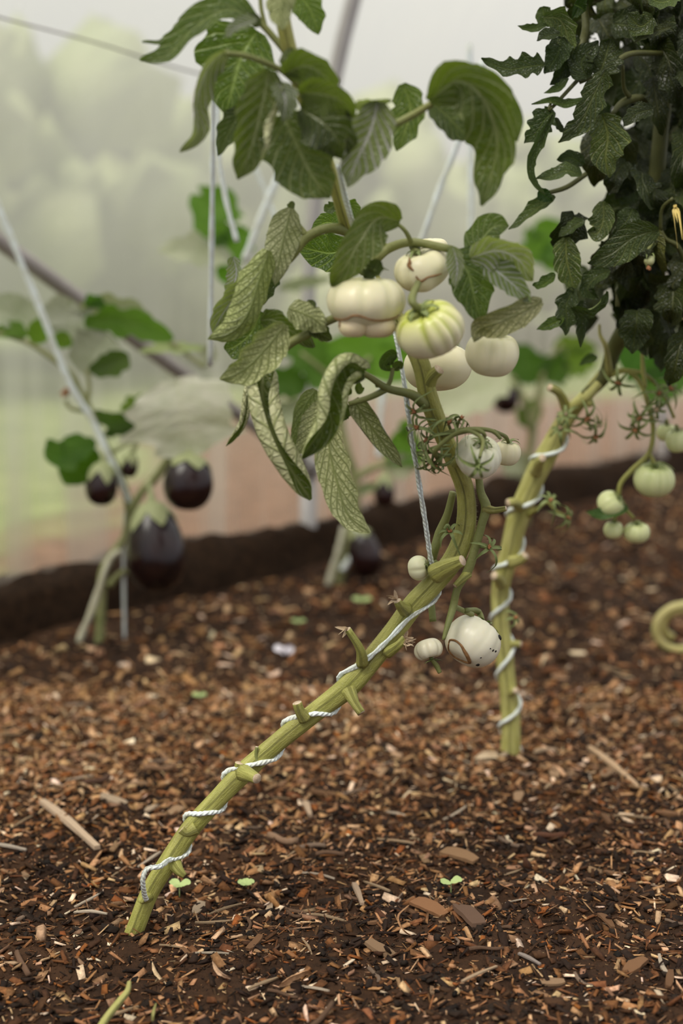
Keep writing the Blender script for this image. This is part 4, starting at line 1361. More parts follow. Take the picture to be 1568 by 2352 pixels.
tomato('green tomato cut by the right edge, above the ribbed one', 1556, 1012, Y2 - .08, 30, .95, (-.1, 1, .2), 7, .05, 25, .5, g2, [(1552, 975, Y2 - .08)], base=GB, gcol=GG, srpx=4)
tomato('green tomato half behind another at the right edge', 1530, 993, Y2 - .04, 22, 1.0, (0, 1, .2), 7, .05, 26, .5, g2, [(1530, 965, Y2 - .05)], base=GB, gcol=GG, srpx=4)
tomato('green tomato among the dark leaves at the right edge', 1562, 706, Y2 - .2, 40, .78, (-.2, 1, .1), 8, .08, 27, .7, g2, [(1545, 660, Y2 - .19)], base=GB, gcol=GG, srpx=4)
tomato('tiny green fruit with long thin sepals among the dark leaves', 1490, 597, Y2 - .27, 13, 1.0, (0, 1, .15), 5, .04, 28, .5, g2, [(1490, 570, Y2 - .27), (1515, 530, Y2 - .25)], base=GB, gcol=GG, srpx=4, sep=(6, 2.0, .22))
husk(plant2, 1488, 612, Y2 - .275, (0.1, -1, .2), 560, n=3, lpx=12, wpx=2)
YEL = plain('yellow_petal', (0.62, 0.48, 0.13), (0.70, 0.55, 0.2), 80, 0.7)
mb = MB()
c = P(1549, 470, Y2 - .27)
sepals(mb, c, screen_dir((.15, -1, .1)), 5, 30 * scale_at(c), 4.5 * scale_at(c), spread=.25, droop=-2.2, seed=4)
build('flower', mb, YEL, plant2)
for pts, r in [([(1545, 455, Y2 - .27), (1520, 480, Y2 - .26), (1517, 530, Y2 - .25)], [4, 4, 5]),
               ([(1517, 530, Y2 - .25), (1530, 550, Y2 - .25), (1556, 566, Y2 - .25), (1568, 610, Y2 - .24), (1530, 670, Y2 - .22)], [5, 5, 6, 6, 6]),
               ([(1390, 165, Y2 - .28), (1440, 126, Y2 - .27), (1500, 122, Y2 - .25), (1568, 124, Y2 - .22)], [6, 7, 6, 6]),
               ([(1340, 0, Y2 - .24), (1345, 60, Y2 - .25), (1338, 95, Y2 - .25), (1325, 140, Y2 - .26)], [8, 9, 9, 6]),
               ([(1510, 240, Y2 - .2), (1470, 225, Y2 - .22), (1430, 235, Y2 - .24), (1405, 262, Y2 - .25)], [9, 9, 9, 5]),
               ([(1430, 150, Y2 - .27), (1432, 200, Y2 - .25), (1445, 222, Y2 - .24)], [4, 5, 6]),
               ([(1265, 235, Y2 - .28), (1264, 250, Y2 - .28), (1330, 180, Y2 - .27)], [3, 4, 5]),
               ([(1250, 445, Y2 - .27), (1300, 430, Y2 - .25), (1345, 400, Y2 - .24)], [5, 6, 6]),
               ([(1330, 190, Y2 - .27), (1370, 172, Y2 - .27), (1400, 150, Y2 - .26)], [4, 5, 5])]:
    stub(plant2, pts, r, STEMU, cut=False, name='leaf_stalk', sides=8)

Yr = Y2 - .28
edge = [
    ([(1252, 148, Yr), (1215, 152, Yr), (1165, 158, Yr), (1104, 135, Yr)], 26, 20, .7, (1.4, 1.5, 1.2), .3),
    ([(1255, 58, Yr), (1220, 66, Yr), (1188, 60, Yr)], 11, 20, .9, (1.6, 1.8, 1.2), .1),
    ([(1248, 40, Yr), (1285, 45, Yr), (1305, 90, Yr), (1308, 135, Yr)], 28, 10, .8, (2.6, 2.5, 2.3), .25),
    ([(1318, 10, Yr), (1330, 15, Yr), (1345, 25, Yr)], 30, 10, .4, (1.2, 1.7, .6), .1),
    ([(1245, 15, Yr + .02), (1252, 40, Yr + .02), (1270, 60, Yr + .02)], 20, 10, .5, (1.8, 2., 1.2), .1),
    ([(1285, 78, Yr - .01), (1255, 82, Yr - .01), (1232, 94, Yr - .01)], 18, 40, .6, (1., 1.1, .8), .1),
    ([(1290, 85, Yr), (1280, 125, Yr), (1250, 170, Yr)], 30, 10, .4, (.9, 1.1, .7), .1),
    ([(1300, 130, Yr + .01), (1290, 165, Yr + .01), (1262, 195, Yr + .01)], 20, -20, .7, (.8, .9, .6), .1),
    ([(1305, 180, Yr), (1280, 205, Yr), (1248, 214, Yr)], 12, 30, 1.0, (1.6, 1.9, 1.1), .1),
    ([(1345, 228, Yr), (1300, 240, Yr), (1262, 232, Yr), (1220, 240, Yr)], 12, 30, .8, (1.6, 1.9, 1.0), .1),
    ([(1390, 160, Yr - .02), (1362, 220, Yr - .02), (1330, 285, Yr - .02), (1280, 326, Yr - .02)], 30, -15, .5, (1.5, 1.5, 1.), .35),
    ([(1272, 255, Yr), (1250, 275, Yr), (1230, 305, Yr), (1204, 330, Yr)], 28, 10, .4, (1.1, 1.3, .8), .25),
    ([(1268, 262, Yr - .01), (1238, 320, Yr - .01), (1215, 370, Yr - .01), (1222, 415, Yr - .01), (1250, 448, Yr - .01)], 15, -30, 1.2, (1.8, 2., 1.5), .2),
    ([(1275, 270, Yr), (1285, 290, Yr), (1297, 305, Yr)], 9, 20, .6, (.9, 1.0, .7), .1),
    ([(1340, 378, Yr + .02), (1310, 362, Yr + .02), (1278, 368, Yr + .02)], 18, 20, .4, (1., 1.2, .7), .05),
    ([(1382, 262, Yr - .01), (1395, 310, Yr - .01), (1390, 360, Yr - .01), (1398, 408, Yr - .01)], 44, -10, .6, (2.2, 2.1, 1.4), .15),
    ([(1335, 402, Yr), (1300, 392, Yr), (1265, 405, Yr), (1228, 412, Yr)], 20, 40, .5, (2.2, 2.3, 2.0), .15),
    ([(1275, 452, Yr + .01), (1245, 470, Yr + .01), (1210, 498, Yr + .01), (1168, 528, Yr + .01)], 22, 35, 1.2, (2.2, 2.3, 1.9), .1),
    ([(1235, 440, Yr), (1250, 448, Yr), (1268, 462, Yr)], 16, 10, .5, (.9, 1.6, .5), .05),
    ([(1512, 528, Yr - .03), (1455, 545, Yr - .03), (1400, 585, Yr - .03), (1348, 602, Yr - .03)], 38, -15, .4, (1.6, 1.6, 1.3), .06),
    ([(1300, 545, Yr), (1300, 590, Yr), (1310, 635, Yr), (1318, 668, Yr)], 34, 0, .9, (2.9, 2.8, 2.2), .15),
    ([(1318, 662, Yr), (1300, 700, Yr), (1302, 735, Yr), (1298, 770, Yr)], 24, 0, .6, (1.3, 1.4, 1.2), .25),
    ([(1335, 690, Yr), (1336, 735, Yr), (1332, 798, Yr)], 17, 0, 1.2, (.9, 1.0, .7), .1),
    ([(1312, 705, Yr - .01), (1350, 712, Yr - .01), (1380, 695, Yr - .01), (1392, 668, Yr - .01)], 22, 60, .8, (1.4, 1.6, 1.0), .1),
    ([(1295, 728, Yr), (1265, 745, Yr), (1232, 758, Yr)], 15, 20, .5, (2.2, 2.6, 1.0), .05),
    ([(1385, 462, Yr - .01), (1385, 505, Yr - .01), (1372, 535, Yr - .01), (1348, 532, Yr - .01)], 30, 15, .7, (2.2, 2.1, 1.9), .1),
    ([(1452, 478, Yr - .01), (1440, 505, Yr - .01), (1415, 532, Yr - .01)], 26, 10, .4, (1.1, 1.2, .9), .1),
    ([(1340, 505, Yr), (1310, 525, Yr), (1282, 545, Yr)], 16, 30, .7, (1.8, 1.9, 1.5), .1),
    ([(1275, 630, Yr), (1245, 655, Yr), (1222, 655, Yr)], 16, 30, 1.0, (1.8, 2.2, 1.), .1),
    ([(1400, 620, Yr), (1365, 640, Yr), (1350, 665, Yr), (1375, 682, Yr)], 24, 30, .9, (1.6, 1.7, 1.4), .1),
    ([(1300, 70, Yr + .03), (1320, 120, Yr + .03), (1315, 170, Yr + .03)], 20, 0, .5, (.7, .8, .6), .1),
    ([(1500, 1170 - 1130, Yr - .02), (1470, 60, Yr - .02), (1440, 30, Yr - .02)], 30, 20, .5, (1.5, 1.5, 1.1), .2),
    ([(1545, 60, Yr - .02), (1510, 70, Yr - .02), (1478, 85, Yr - .02), (1455, 100, Yr - .02)], 16, 40, .8, (1.6, 1.4, 1.2), .1),
    ([(1560, -10, Yr - .02), (1520, 5, Yr - .02), (1480, -10, Yr - .02)], 30, 40, .5, (2., 2.1, 1.6), .2),
    ([(1375, 175, Yr), (1390, 130, Yr), (1400, 90, Yr)], 40, 0, .5, (1.1, 1.1, .9), .2),
    ([(1350, 180, Yr), (1335, 140, Yr), (1375, 95, Yr)], 32, -10, .7, (.9, 1., .8), .1),
    ([(1500, 250, Yr - .01), (1460, 262, Yr - .01), (1432, 292, Yr - .01)], 22, 20, .6, (1., 1., .8), .1),
    ([(1372, 840 - 20, Yr + .2), (1352, 826, Yr + .2), (1330, 840, Yr + .2)], 12, 20, .6, (1.5, 2, .8), .1),
]
for i, (pts, hw, ro, cu, colr, lob) in enumerate(edge):
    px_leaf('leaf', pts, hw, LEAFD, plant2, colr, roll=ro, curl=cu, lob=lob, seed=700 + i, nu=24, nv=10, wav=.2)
px_leaf('leaf', [(1440, 1165, Y2 - .11), (1410, 1172, Y2 - .12), (1375, 1182, Y2 - .12), (1345, 1176, Y2 - .12)], 18, LEAF, plant2, (.8, 1.3, .8), roll=20, curl=.4, lob=.02, seed=66, nu=14, nv=6)

lr = random.Random(31)
protos = []
nmass = 0
while nmass < 250:
    x = lr.uniform(1280, 1690)
    y = lr.uniform(-150, 770)
    left = 1290 + 40 * sin(y * 0.012) + (45 if 150 < y < 480 else 0) + (120 if y > 680 else 0)
    k = (x - left) / 110
    if k < 0 or (k < 1 and lr.random() > k * 0.9 + 0.1):
        continue
    deep = lr.random()
    Y = Y2 - .26 + .30 * deep
    ang = lr.gauss(1.4, 0.8)
    l = lr.uniform(70, 135)
    dx, dy = cos(ang) * l * 0.8, sin(ang) * l
    pts = [(x, y, Y), (x + dx * .35 + lr.uniform(-8, 8), y + dy * .28, Y - .01), (x + dx * .7, y + dy * .65 + 5, Y - .01 + lr.uniform(-.02, .02)), (x + dx, y + dy + 10, Y)]
    g_ = lr.uniform(.55, 1.25)
    colr = (g_ * lr.uniform(.95, 1.15), g_, g_ * lr.uniform(.6, .95))
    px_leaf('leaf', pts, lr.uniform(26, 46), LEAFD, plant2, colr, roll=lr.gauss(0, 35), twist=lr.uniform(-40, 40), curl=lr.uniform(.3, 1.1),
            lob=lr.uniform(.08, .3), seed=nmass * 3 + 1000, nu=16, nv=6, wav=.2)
    nmass += 1

# twine winding up the second stem
tp_ = []
ang = 0.0
for k in range(0, 140):
    f = k / 139
    i = 8 + f * 66
    i0 = int(i)
    p = p2path[i0] + (p2path[i0 + 1] - p2path[i0]) * (i - i0)
    T = (p2path[i0 + 1] - p2path[i0]).normalized()
    o = (Vector((1, 0, 0)) - T * T.x).normalized()
    a = k / 139 * 2 * pi * 6.1
    tp_.append(p + (o * cos(a) + T.cross(o) * sin(a)) * (p2rad[i0] + .002))
mb = MB()
tube(mb, tp_, [.0026], sides=8, ridge=(2, .15, 900))
build('support_twine', mb, TWINE, label='pale twine wound round the knotty stem of the second tomato plant', cat='twine', group='support strings')

# ---------------------------------------------------------------- aubergine plants
bE = G(230, 1482)
YE = bE.y
plantE = empty('aubergine_plant', bE, 'blurred aubergine plant at the left with broad pale leaves and four dark fruit', 'aubergine plant', 'trained aubergine plants')
for pts, r in [
    ([(228, 1500, YE), (230, 1440, YE), (233, 1370, YE), (240, 1310, YE), (262, 1270, YE), (288, 1230, YE), (298, 1180, YE)], [13, 11, 12, 12, 11, 10, 10]),
    ([(298, 1190, YE), (290, 1135, YE), (262, 1065, YE), (228, 995, YE), (205, 940, YE), (192, 905, YE)], [10, 10, 10, 9, 9, 8]),
    ([(296, 1180, YE), (325, 1130, YE), (350, 1105, YE), (378, 1070, YE), (396, 1040, YE)], [10, 10, 10, 11, 11]),
    ([(250, 1345, YE), (268, 1325, YE), (290, 1310, YE)], [9, 8, 8]),
    ([(200, 925, YE), (180, 890, YE), (168, 862, YE), (130, 830, YE), (60, 785, YE), (-20, 760, YE)], [8, 7, 6, 7, 6, 6]),
    ([(200, 930, YE), (205, 890, YE), (200, 850, YE)], [6, 5, 5]),
    ([(200, 945, YE), (165, 938, YE), (150, 920, YE)], [5, 5, 5]),
    ([(396, 1040, YE), (405, 960, YE), (410, 885, YE)], [9, 6, 5]),
    ([(470, 845, YE + .1), (430, 815, YE + .1), (390, 785, YE + .1)], [5, 5, 5]),
]:
    stub(plantE, pts, r, AUBSTEM, name='stem' if len(pts) > 4 else 'leaf_stalk', cut=False)
EL = [
    ([(404, 872, YE - .05), (415, 930, YE - .07), (424, 990, YE - .07), (434, 1046, YE - .06)], 122, 12, .25, (2.1, 1.9, 2.0), .30, .55, .6),
    ([(195, 748, YE), (250, 735, YE), (320, 745, YE), (398, 778, YE)], 34, 15, .3, (.75, 1.05, .45), .3, .5, .5),
    ([(180, 720, YE + .03), (235, 695, YE + .03), (300, 705, YE + .03), (355, 735, YE + .03)], 30, 40, .4, (1.7, 1.6, 1.6), .3, .5, .6),
    ([(198, 705, YE + .01), (215, 690, YE + .01), (245, 705, YE + .01)], 18, 20, .4, (.5, .8, .4), .2, .5, .6),
    ([(198, 862, YE), (210, 820, YE), (235, 790, YE), (250, 765, YE)], 58, -10, .5, (1.3, 1.25, 1.2), .12, .6, .6),
    ([(205, 850, YE - .02), (245, 840, YE - .02), (275, 825, YE - .02), (292, 810, YE - .02)], 30, 10, .4, (.6, .7, .5), .12, .6, .6),
    ([(85, 790, YE), (88, 765, YE), (95, 730, YE)], 26, 0, .3, (1.1, 1.4, .45), .1, .6, .6),
    ([(140, 800, YE), (142, 785, YE), (146, 760, YE)], 24, 0, .3, (1.1, 1.4, .45), .1, .6, .6),
    ([(80, 760, YE + .03), (50, 730, YE + .03), (10, 715, YE + .03), (-30, 720, YE + .03)], 45, 20, .4, (1.6, 1.55, 1.5), .15, .6, .6),
    ([(60, 775, YE), (30, 758, YE), (-20, 768, YE)], 22, 30, .3, (.9, 1.2, .5), .1, .6, .6),
    ([(160, 790, YE + .02), (160, 750, YE + .02), (150, 715, YE + .02), (170, 690, YE + .02)], 55, 10, .4, (1.7, 1.6, 1.7), .15, .6, .6),
    ([(222, 1020, YE - .02), (180, 1030, YE - .02), (140, 1050, YE - .02), (108, 1010, YE - .02)], 36, 20, .3, (.5, .8, .25), .2, .6, .6),
    ([(220, 1030, YE), (195, 1060, YE), (180, 1085, YE), (188, 1112, YE)], 50, 0, .3, (.55, .85, .25), .1, .6, .6),
    ([(215, 945, YE), (255, 965, YE), (300, 965, YE), (342, 960, YE)], 22, 20, .3, (.45, .6, .3), .2, .6, .6),
    ([(240, 1000, YE + .01), (275, 985, YE + .01), (310, 975, YE + .01), (340, 962, YE + .01)], 20, -20, .3, (.35, .5, .25), .2, .6, .6),
    ([(340, 930, YE), (310, 930, YE), (280, 950, YE)], 22, 10, .4, (1.1, 1.2, .7), .2, .6, .6),
    ([(470, 800, YE + .1), (420, 800, YE + .1), (370, 800, YE + .1), (320, 808, YE + .1)], 14, 30, .4, (1.4, 1.5, .9), .2, .6, .6),
    ([(395, 1040, YE - .05), (420, 1060, YE - .06), (440, 1075, YE - .06)], 16, 10, .3, (1.3, 1.5, 1.), .1, .6, .6),
]
for i, (pts, hw, ro, cu, colr, lob, a_, b_) in enumerate(EL):
    px_leaf('leaf', inside(pts), hw, egg_mat(colr)[0], plantE, egg_mat(colr)[1], roll=ro, curl=cu, lob=lob, nlob=3, a=a_, b=b_, seed=2000 + i, nu=22, nv=10, wav=.07)
for i, (x, y) in enumerate([(152, 902), (512, 962)]):
    mb = MB()
    c = P(x, y, YE + .0)
    sepals(mb, c, screen_dir((-.3, 1, .4)), 5, 18 * scale_at(c), 6 * scale_at(c), seed=i)
    tube(mb, [c - UP * .006, c + UP * .008], [.005, .004], sides=7)
    build('withered_flower', mb, RUST, plantE)
aubergine('largest aubergine, a long dark egg hanging low at the left', 357, 1256, YE - .05, 138, 206, (-.08, 1, .05), 1, .30, [(346, 1130, YE - .03), (340, 1105, YE)], pear=.68)
aubergine('rounder dark aubergine hanging to the right under the pale leaf', 432, 1108, YE - .08, 112, 128, (.12, 1, .05), 2, .30, [(430, 1040, YE - .06), (398, 1040, YE)], pear=.88)
aubergine('small round aubergine at the left in a pale green cap', 234, 1112, YE - .03, 72, 98, (.1, 1, .1), 3, .50, [(238, 1040, YE - .02), (250, 1030, YE)], pear=.8)
aubergine('tiny aubergine just forming beside the stem', 298, 1070, YE, 38, 54, (.1, 1, .1), 4, .62, [(312, 1010, YE), (255, 1040, YE)], pear=.85)

# a second one, behind the tomato, and a third at the right
bM = G(770, 1335)
YM = bM.y
plantM = empty('aubergine_plant', bM, 'blurred aubergine plant behind the tomato stem with large green leaves', 'aubergine plant', 'trained aubergine plants')
for pts, r in [
    ([(775, 1350, YM), (790, 1290, YM), (805, 1230, YM), (815, 1160, YM), (812, 1090, YM), (795, 1030, YM), (782, 960, YM), (800, 880, YM), (850, 820, YM)], [12, 13, 14, 13, 11, 11, 10, 9, 7]),
    ([(812, 1100, YM), (850, 1078, YM), (890, 1062, YM)], [9, 9, 8]),
    ([(800, 900, YM), (740, 850, YM), (690, 810, YM)], [7, 6, 5]),
]:
    stub(plantM, pts, r, AUBSTEM, name='stem', cut=False)
ML = [
    ([(860, 870, YM), (870, 830, YM), (860, 790, YM), (880, 745, YM)], 95, 0, .3, (.9, 1.35, .45), .25),
    ([(800, 880, YM), (740, 850, YM), (690, 800, YM), (640, 790, YM)], 45, 10, .3, (.6, .9, .35), .2),
    ([(700, 900, YM), (660, 880, YM), (600, 890, YM)], 40, 10, .4, (.45, .7, .3), .2),
    ([(720, 960, YM), (670, 950, YM), (620, 960, YM)], 32, 10, .4, (1.4, 1.4, 1.2), .2),
    ([(900, 1000, YM), (930, 1020, YM), (960, 1000, YM)], 55, 10, .3, (.8, 1.2, .4), .2),
    ([(890, 1080, YM), (920, 1070, YM), (960, 1060, YM)], 30, 10, .3, (1.6, 1.5, 1.3), .2),
    ([(810, 1140, YM), (840, 1120, YM), (870, 1118, YM)], 14, 20, .4, (1.4, 1.5, 1.1), .1),
    ([(960, 790, YM), (1000, 800, YM), (1040, 830, YM)], 60, 10, .3, (1.2, 1.3, .8), .2),
    ([(760, 800, YM + .2), (720, 780, YM + .2), (690, 760, YM + .2), (640, 740, YM + .2)], 30, 20, .3, (1.0, 1.3, .5), .2),
    ([(640, 660, YM + .2), (690, 650, YM + .2), (760, 640, YM + .2)], 16, 30, .3, (1.5, 1.5, 1.3), .2),
    ([(520, 430, YM - .1), (500, 470, YM - .1), (485, 510, YM - .1), (520, 560, YM - .1)], 55, 0, .3, (.75, 1.1, .45), .25),
    ([(530, 600, YM - .1), (480, 580, YM - .1), (430, 575, YM - .1), (365, 580, YM - .1)], 38, 20, .3, (1.9, 1.8, 1.7), .25),
    ([(560, 520, YM - .1), (540, 560, YM - .1), (520, 610, YM - .1)], 40, 0, .3, (.8, 1.2, .45), .2),
    ([(520, 600, YM - .1), (520, 625, YM - .1), (500, 640, YM - .1)], 30, 0, .3, (.8, 1.3, .4), .2),
    ([(480, 840, YM - .2), (475, 815, YM - .2), (490, 795, YM - .2)], 22, 20, .3, (1.6, 1.5, 1.4), .2),
]
for i, (pts, hw, ro, cu, colr, lob) in enumerate(ML):
    px_leaf('leaf', inside(pts), hw, egg_mat(colr)[0], plantM, egg_mat(colr)[1], roll=ro, curl=cu, lob=lob, nlob=3, a=.5, b=.6, seed=2300 + i, nu=18, nv=8, wav=.12)
aubergine('small dark aubergine hanging in the middle behind the tomato leaves', 882, 1128, YM - .02, 48, 74, (.05, 1, .1), 5, .42, [(885, 1075, YM), (888, 1062, YM)])
aubergine('black aubergine resting on the soil in the middle distance', 836, 1270, YM - .02, 80, 116, (-.2, 1, .1), 6, .2, [(815, 1200, YM), (812, 1190, YM)])

bR = G(1210, 1215)
YR = bR.y
plantR = empty('aubergine_plant', bR, 'far blurred aubergine plant between the two tomato stems', 'aubergine plant', 'trained aubergine plants')
for pts, r in [
    ([(1205, 1230, YR), (1208, 1160, YR), (1212, 1080, YR), (1222, 1000, YR), (1235, 920, YR), (1250, 850, YR), (1290, 790, YR)], [9, 9, 9, 9, 9, 8, 6]),
    ([(1222, 1000, YR), (1205, 930, YR), (1180, 870, YR), (1164, 860, YR)], [8, 8, 7, 6]),
]:
    stub(plantR, pts, r, AUBSTEM, name='stem', cut=False)
RL = [
    ([(1165, 850, YR - .3), (1120, 880, YR - .3), (1060, 915, YR - .3), (990, 950, YR - .3)], 55, 20, .2, (2.0, 1.9, 1.7), .15),
    ([(1230, 880, YR), (1220, 850, YR), (1205, 820, YR), (1210, 790, YR)], 48, 0, .3, (.45, .7, .3), .2),
    ([(1250, 870, YR), (1280, 850, YR), (1310, 850, YR)], 40, 0, .3, (.5, .75, .3), .2),
    ([(1290, 840, YR), (1330, 830, YR), (1370, 820, YR)], 34, 10, .3, (1.0, 1.2, .5), .2),
    ([(1270, 800, YR), (1310, 790, YR), (1370, 800, YR)], 22, 10, .3, (1.0, 1.1, .6), .2),
    ([(1220, 600, YR), (1240, 570, YR), (1260, 540, YR), (1230, 510, YR)], 50, 0, .3, (.75, 1.1, .4), .2),
    ([(1240, 600, YR), (1270, 590, YR), (1290, 580, YR)], 34, 0, .3, (.8, 1.2, .35), .2),
    ([(1150, 1070, YR), (1190, 1065, YR), (1230, 1085, YR)], 30, 10, .3, (1.6, 1.55, 1.4), .2),
    ([(1540, 850, YR - .8), (1500, 820, YR - .8), (1450, 800, YR - .8), (1410, 800, YR - .8)], 75, 0, .3, (.35, .7, .18), .15),
    ([(1470, 900, YR - .8), (1520, 880, YR - .8), (1580, 860, YR - .8)], 45, 0, .3, (.5, .8, .3), .15),
    ([(1560, 790, YR - .8), (1520, 790, YR - .8), (1480, 815, YR - .8)], 18, 10, .3, (1.6, 1.6, 1.2), .1),
    ([(1200, 980, YR), (1215, 950, YR), (1240, 920, YR)], 28, 0, .3, (.7, .9, .4), .2),
]
for i, (pts, hw, ro, cu, colr, lob) in enumerate(RL):
    px_leaf('leaf', inside(pts), hw, egg_mat(colr)[0], plantR, egg_mat(colr)[1], roll=ro, curl=cu, lob=lob, nlob=3, a=.5, b=.6, seed=2500 + i, nu=18, nv=8, wav=.12)
aubergine('dark aubergine hanging far back, right of the lone pale tomato', 1162, 912, YR - .05, 62, 74, (.1, 1, .1), 7, .3, [(1166, 865, YR), (1180, 868, YR)], pear=.9)

# ---------------------------------------------------------------- the other strings
for label, pts, r in [
    ('upright white string at the left of the tomato leaves', [(489, -150, 1.75), (489, 240, 1.8), (486, 560, 1.85), (482, 840, 1.9)], 5.0),
    ('white string bending away to the right of the upright one', [(496, -150, 1.95), (500, 300, 1.95), (515, 440, 1.95), (544, 556, 1.95)], 5.0),
    ('pale blue string slanting down to the left aubergine plant', [(-60, 330, YE - .05), (0, 485, YE - .05), (80, 680, YE - .04), (160, 880, YE - .03), (212, 965, YE - .02), (262, 1075, YE - .02), (300, 1160, YE)], 6.0),
    ('thick pale string slanting down behind the fruit cluster', [(1110, 140, 2.1), (1052, 325, 2.1), (1010, 430, 2.1), (972, 540, 2.1), (930, 650, 2.1)], 5.5),
    ('faint pale string hanging straight right of the slanting one', [(1078, 100, 2.4), (1080, 320, 2.4), (1082, 580, 2.4)], 5.5),
    ('blurred pale string slanting behind the crown of the first plant', [(680, 290, 2.4), (645, 390, 2.4), (610, 470, 2.4), (560, 600, 2.4)], 6.5),
    ('blurred faint string crossing behind the crown of the first plant', [(560, 340, 2.5), (600, 420, 2.5), (640, 520, 2.5)], 5.0),
    ('thin string reaching down to the soil by the left aubergine', [(290, 1150, YE), (284, 1280, YE), (286, 1470, YE)], 3.2),
    ('pale string down the middle aubergine plant', [(880, 880, YM), (872, 960, YM), (870, 1050, YM)], 6.0),
    ('tan string slanting to the soil at the foot of the left aubergine', [(278, 1265, YE - .02), (250, 1290, YE - .03), (215, 1390, YE - .04), (180, 1475, YE - .05)], 6.5),
    ('tan string slanting to the soil at the foot of the middle aubergine', [(790, 1210, YM), (775, 1270, YM - .02), (752, 1345, YM - .03)], 6.0),
    ('pale string curving from the middle aubergine down to the soil', [(820, 1200, YM - .02), (815, 1260, YM - .03), (785, 1310, YM - .03)], 6.0),
]:
    mb = MB()
    px_tube(mb, pts, [r * 1.2], n=10, sides=8, ridge=(2, .15, 800))
    build('support_string', mb, TWINE, label=label, cat='string', group='support strings', color=(.62, .55, .42) if label.startswith('tan') else (1.0, 1.0, 1.02))

# the curled stalk lying at the right edge
c = P(1572, 1448, 2.33)
sc = scale_at(c)
pts = []
for k in range(60):
    a = pi * 0.55 + k / 59 * 2 * pi * 1.45
    rad = (70 - 34 * k / 59) * sc
    pts.append(c + Vector((cos(a) * rad, k * 0.0006, sin(a) * rad * 0.85 + (0.0))))
CURL = plain('straw_stalk', (0.42, 0.38, 0.13), (0.52, 0.46, 0.20), 40, 0.5)
lead = [pts[0] + Vector((.20, .05, -.085)), pts[0] + Vector((.15, .04, -.055)), pts[0] + Vector((.06, .015, .0))]
mb = MB()
tube(mb, catmull(lead + pts[::3], 4), [10 * sc], sides=12, noise=.04)
build('curled_stalk', mb, CURL, label='pale yellow stalk curled into a ring at the right edge', cat='stalk')

# ---------------------------------------------------------------- mulch
PAL = np.array([(.43, .245, .118), (.32, .165, .072), (.21, .092, .036), (.13, .052, .018), (.06, .027, .011), (.020, .010, .0055), (.56, .37, .21), (.72, .56, .40), (.27, .155, .085), (.26, .088, .020)])


def chip_colour(n, x, y, rg):
    """palette by place: drier, paler chips in the middle bed, dark humus in front"""
    m_ = np.clip((y - 1.38) / 0.30, 0, 1) * (0.55 + 0.45 * np.clip((0.15 - x) / 0.35, 0, 1))
    m_ = m_ - .22 * np.clip((1.36 - y) / .15, 0, 1)
    m_ = m_ * (1 - 0.65 * np.clip((y - 2.05) / 0.4, 0, 1)) + 0.9 * vnoise(x * 5, y * 5, 21) + .35 * vnoise(x * 16, y * 16, 22)
    pl = np.array([.19, .20, .14, .10, .06, .05, .11, .04, .09, .02])
    pd = np.array([.055, .07, .08, .12, .19, .32, .05, .03, .055, .03])
    u = rg.random(n)
    k = np.where(rg.random(n) < m_, np.searchsorted(np.cumsum(pl), u), np.searchsorted(np.cumsum(pd), u))
    c_ = PAL[np.clip(k, 0, 9)] * rg.uniform(.75, 1.25, (n, 1)) * rg.uniform(.93, 1.07, (n, 3)) * (1 + .3 * np.clip(m_, 0, 1))[:, None]
    return c_


def scatter_positions(n, y0, y1, rg):
    u = rg.random(n)
    y = np.sqrt(y0 ** 2 + u * (y1 ** 2 - y0 ** 2))
    x = rg.uniform(-1, 1, n) * (0.16 + 0.40 * y)
    return x, y


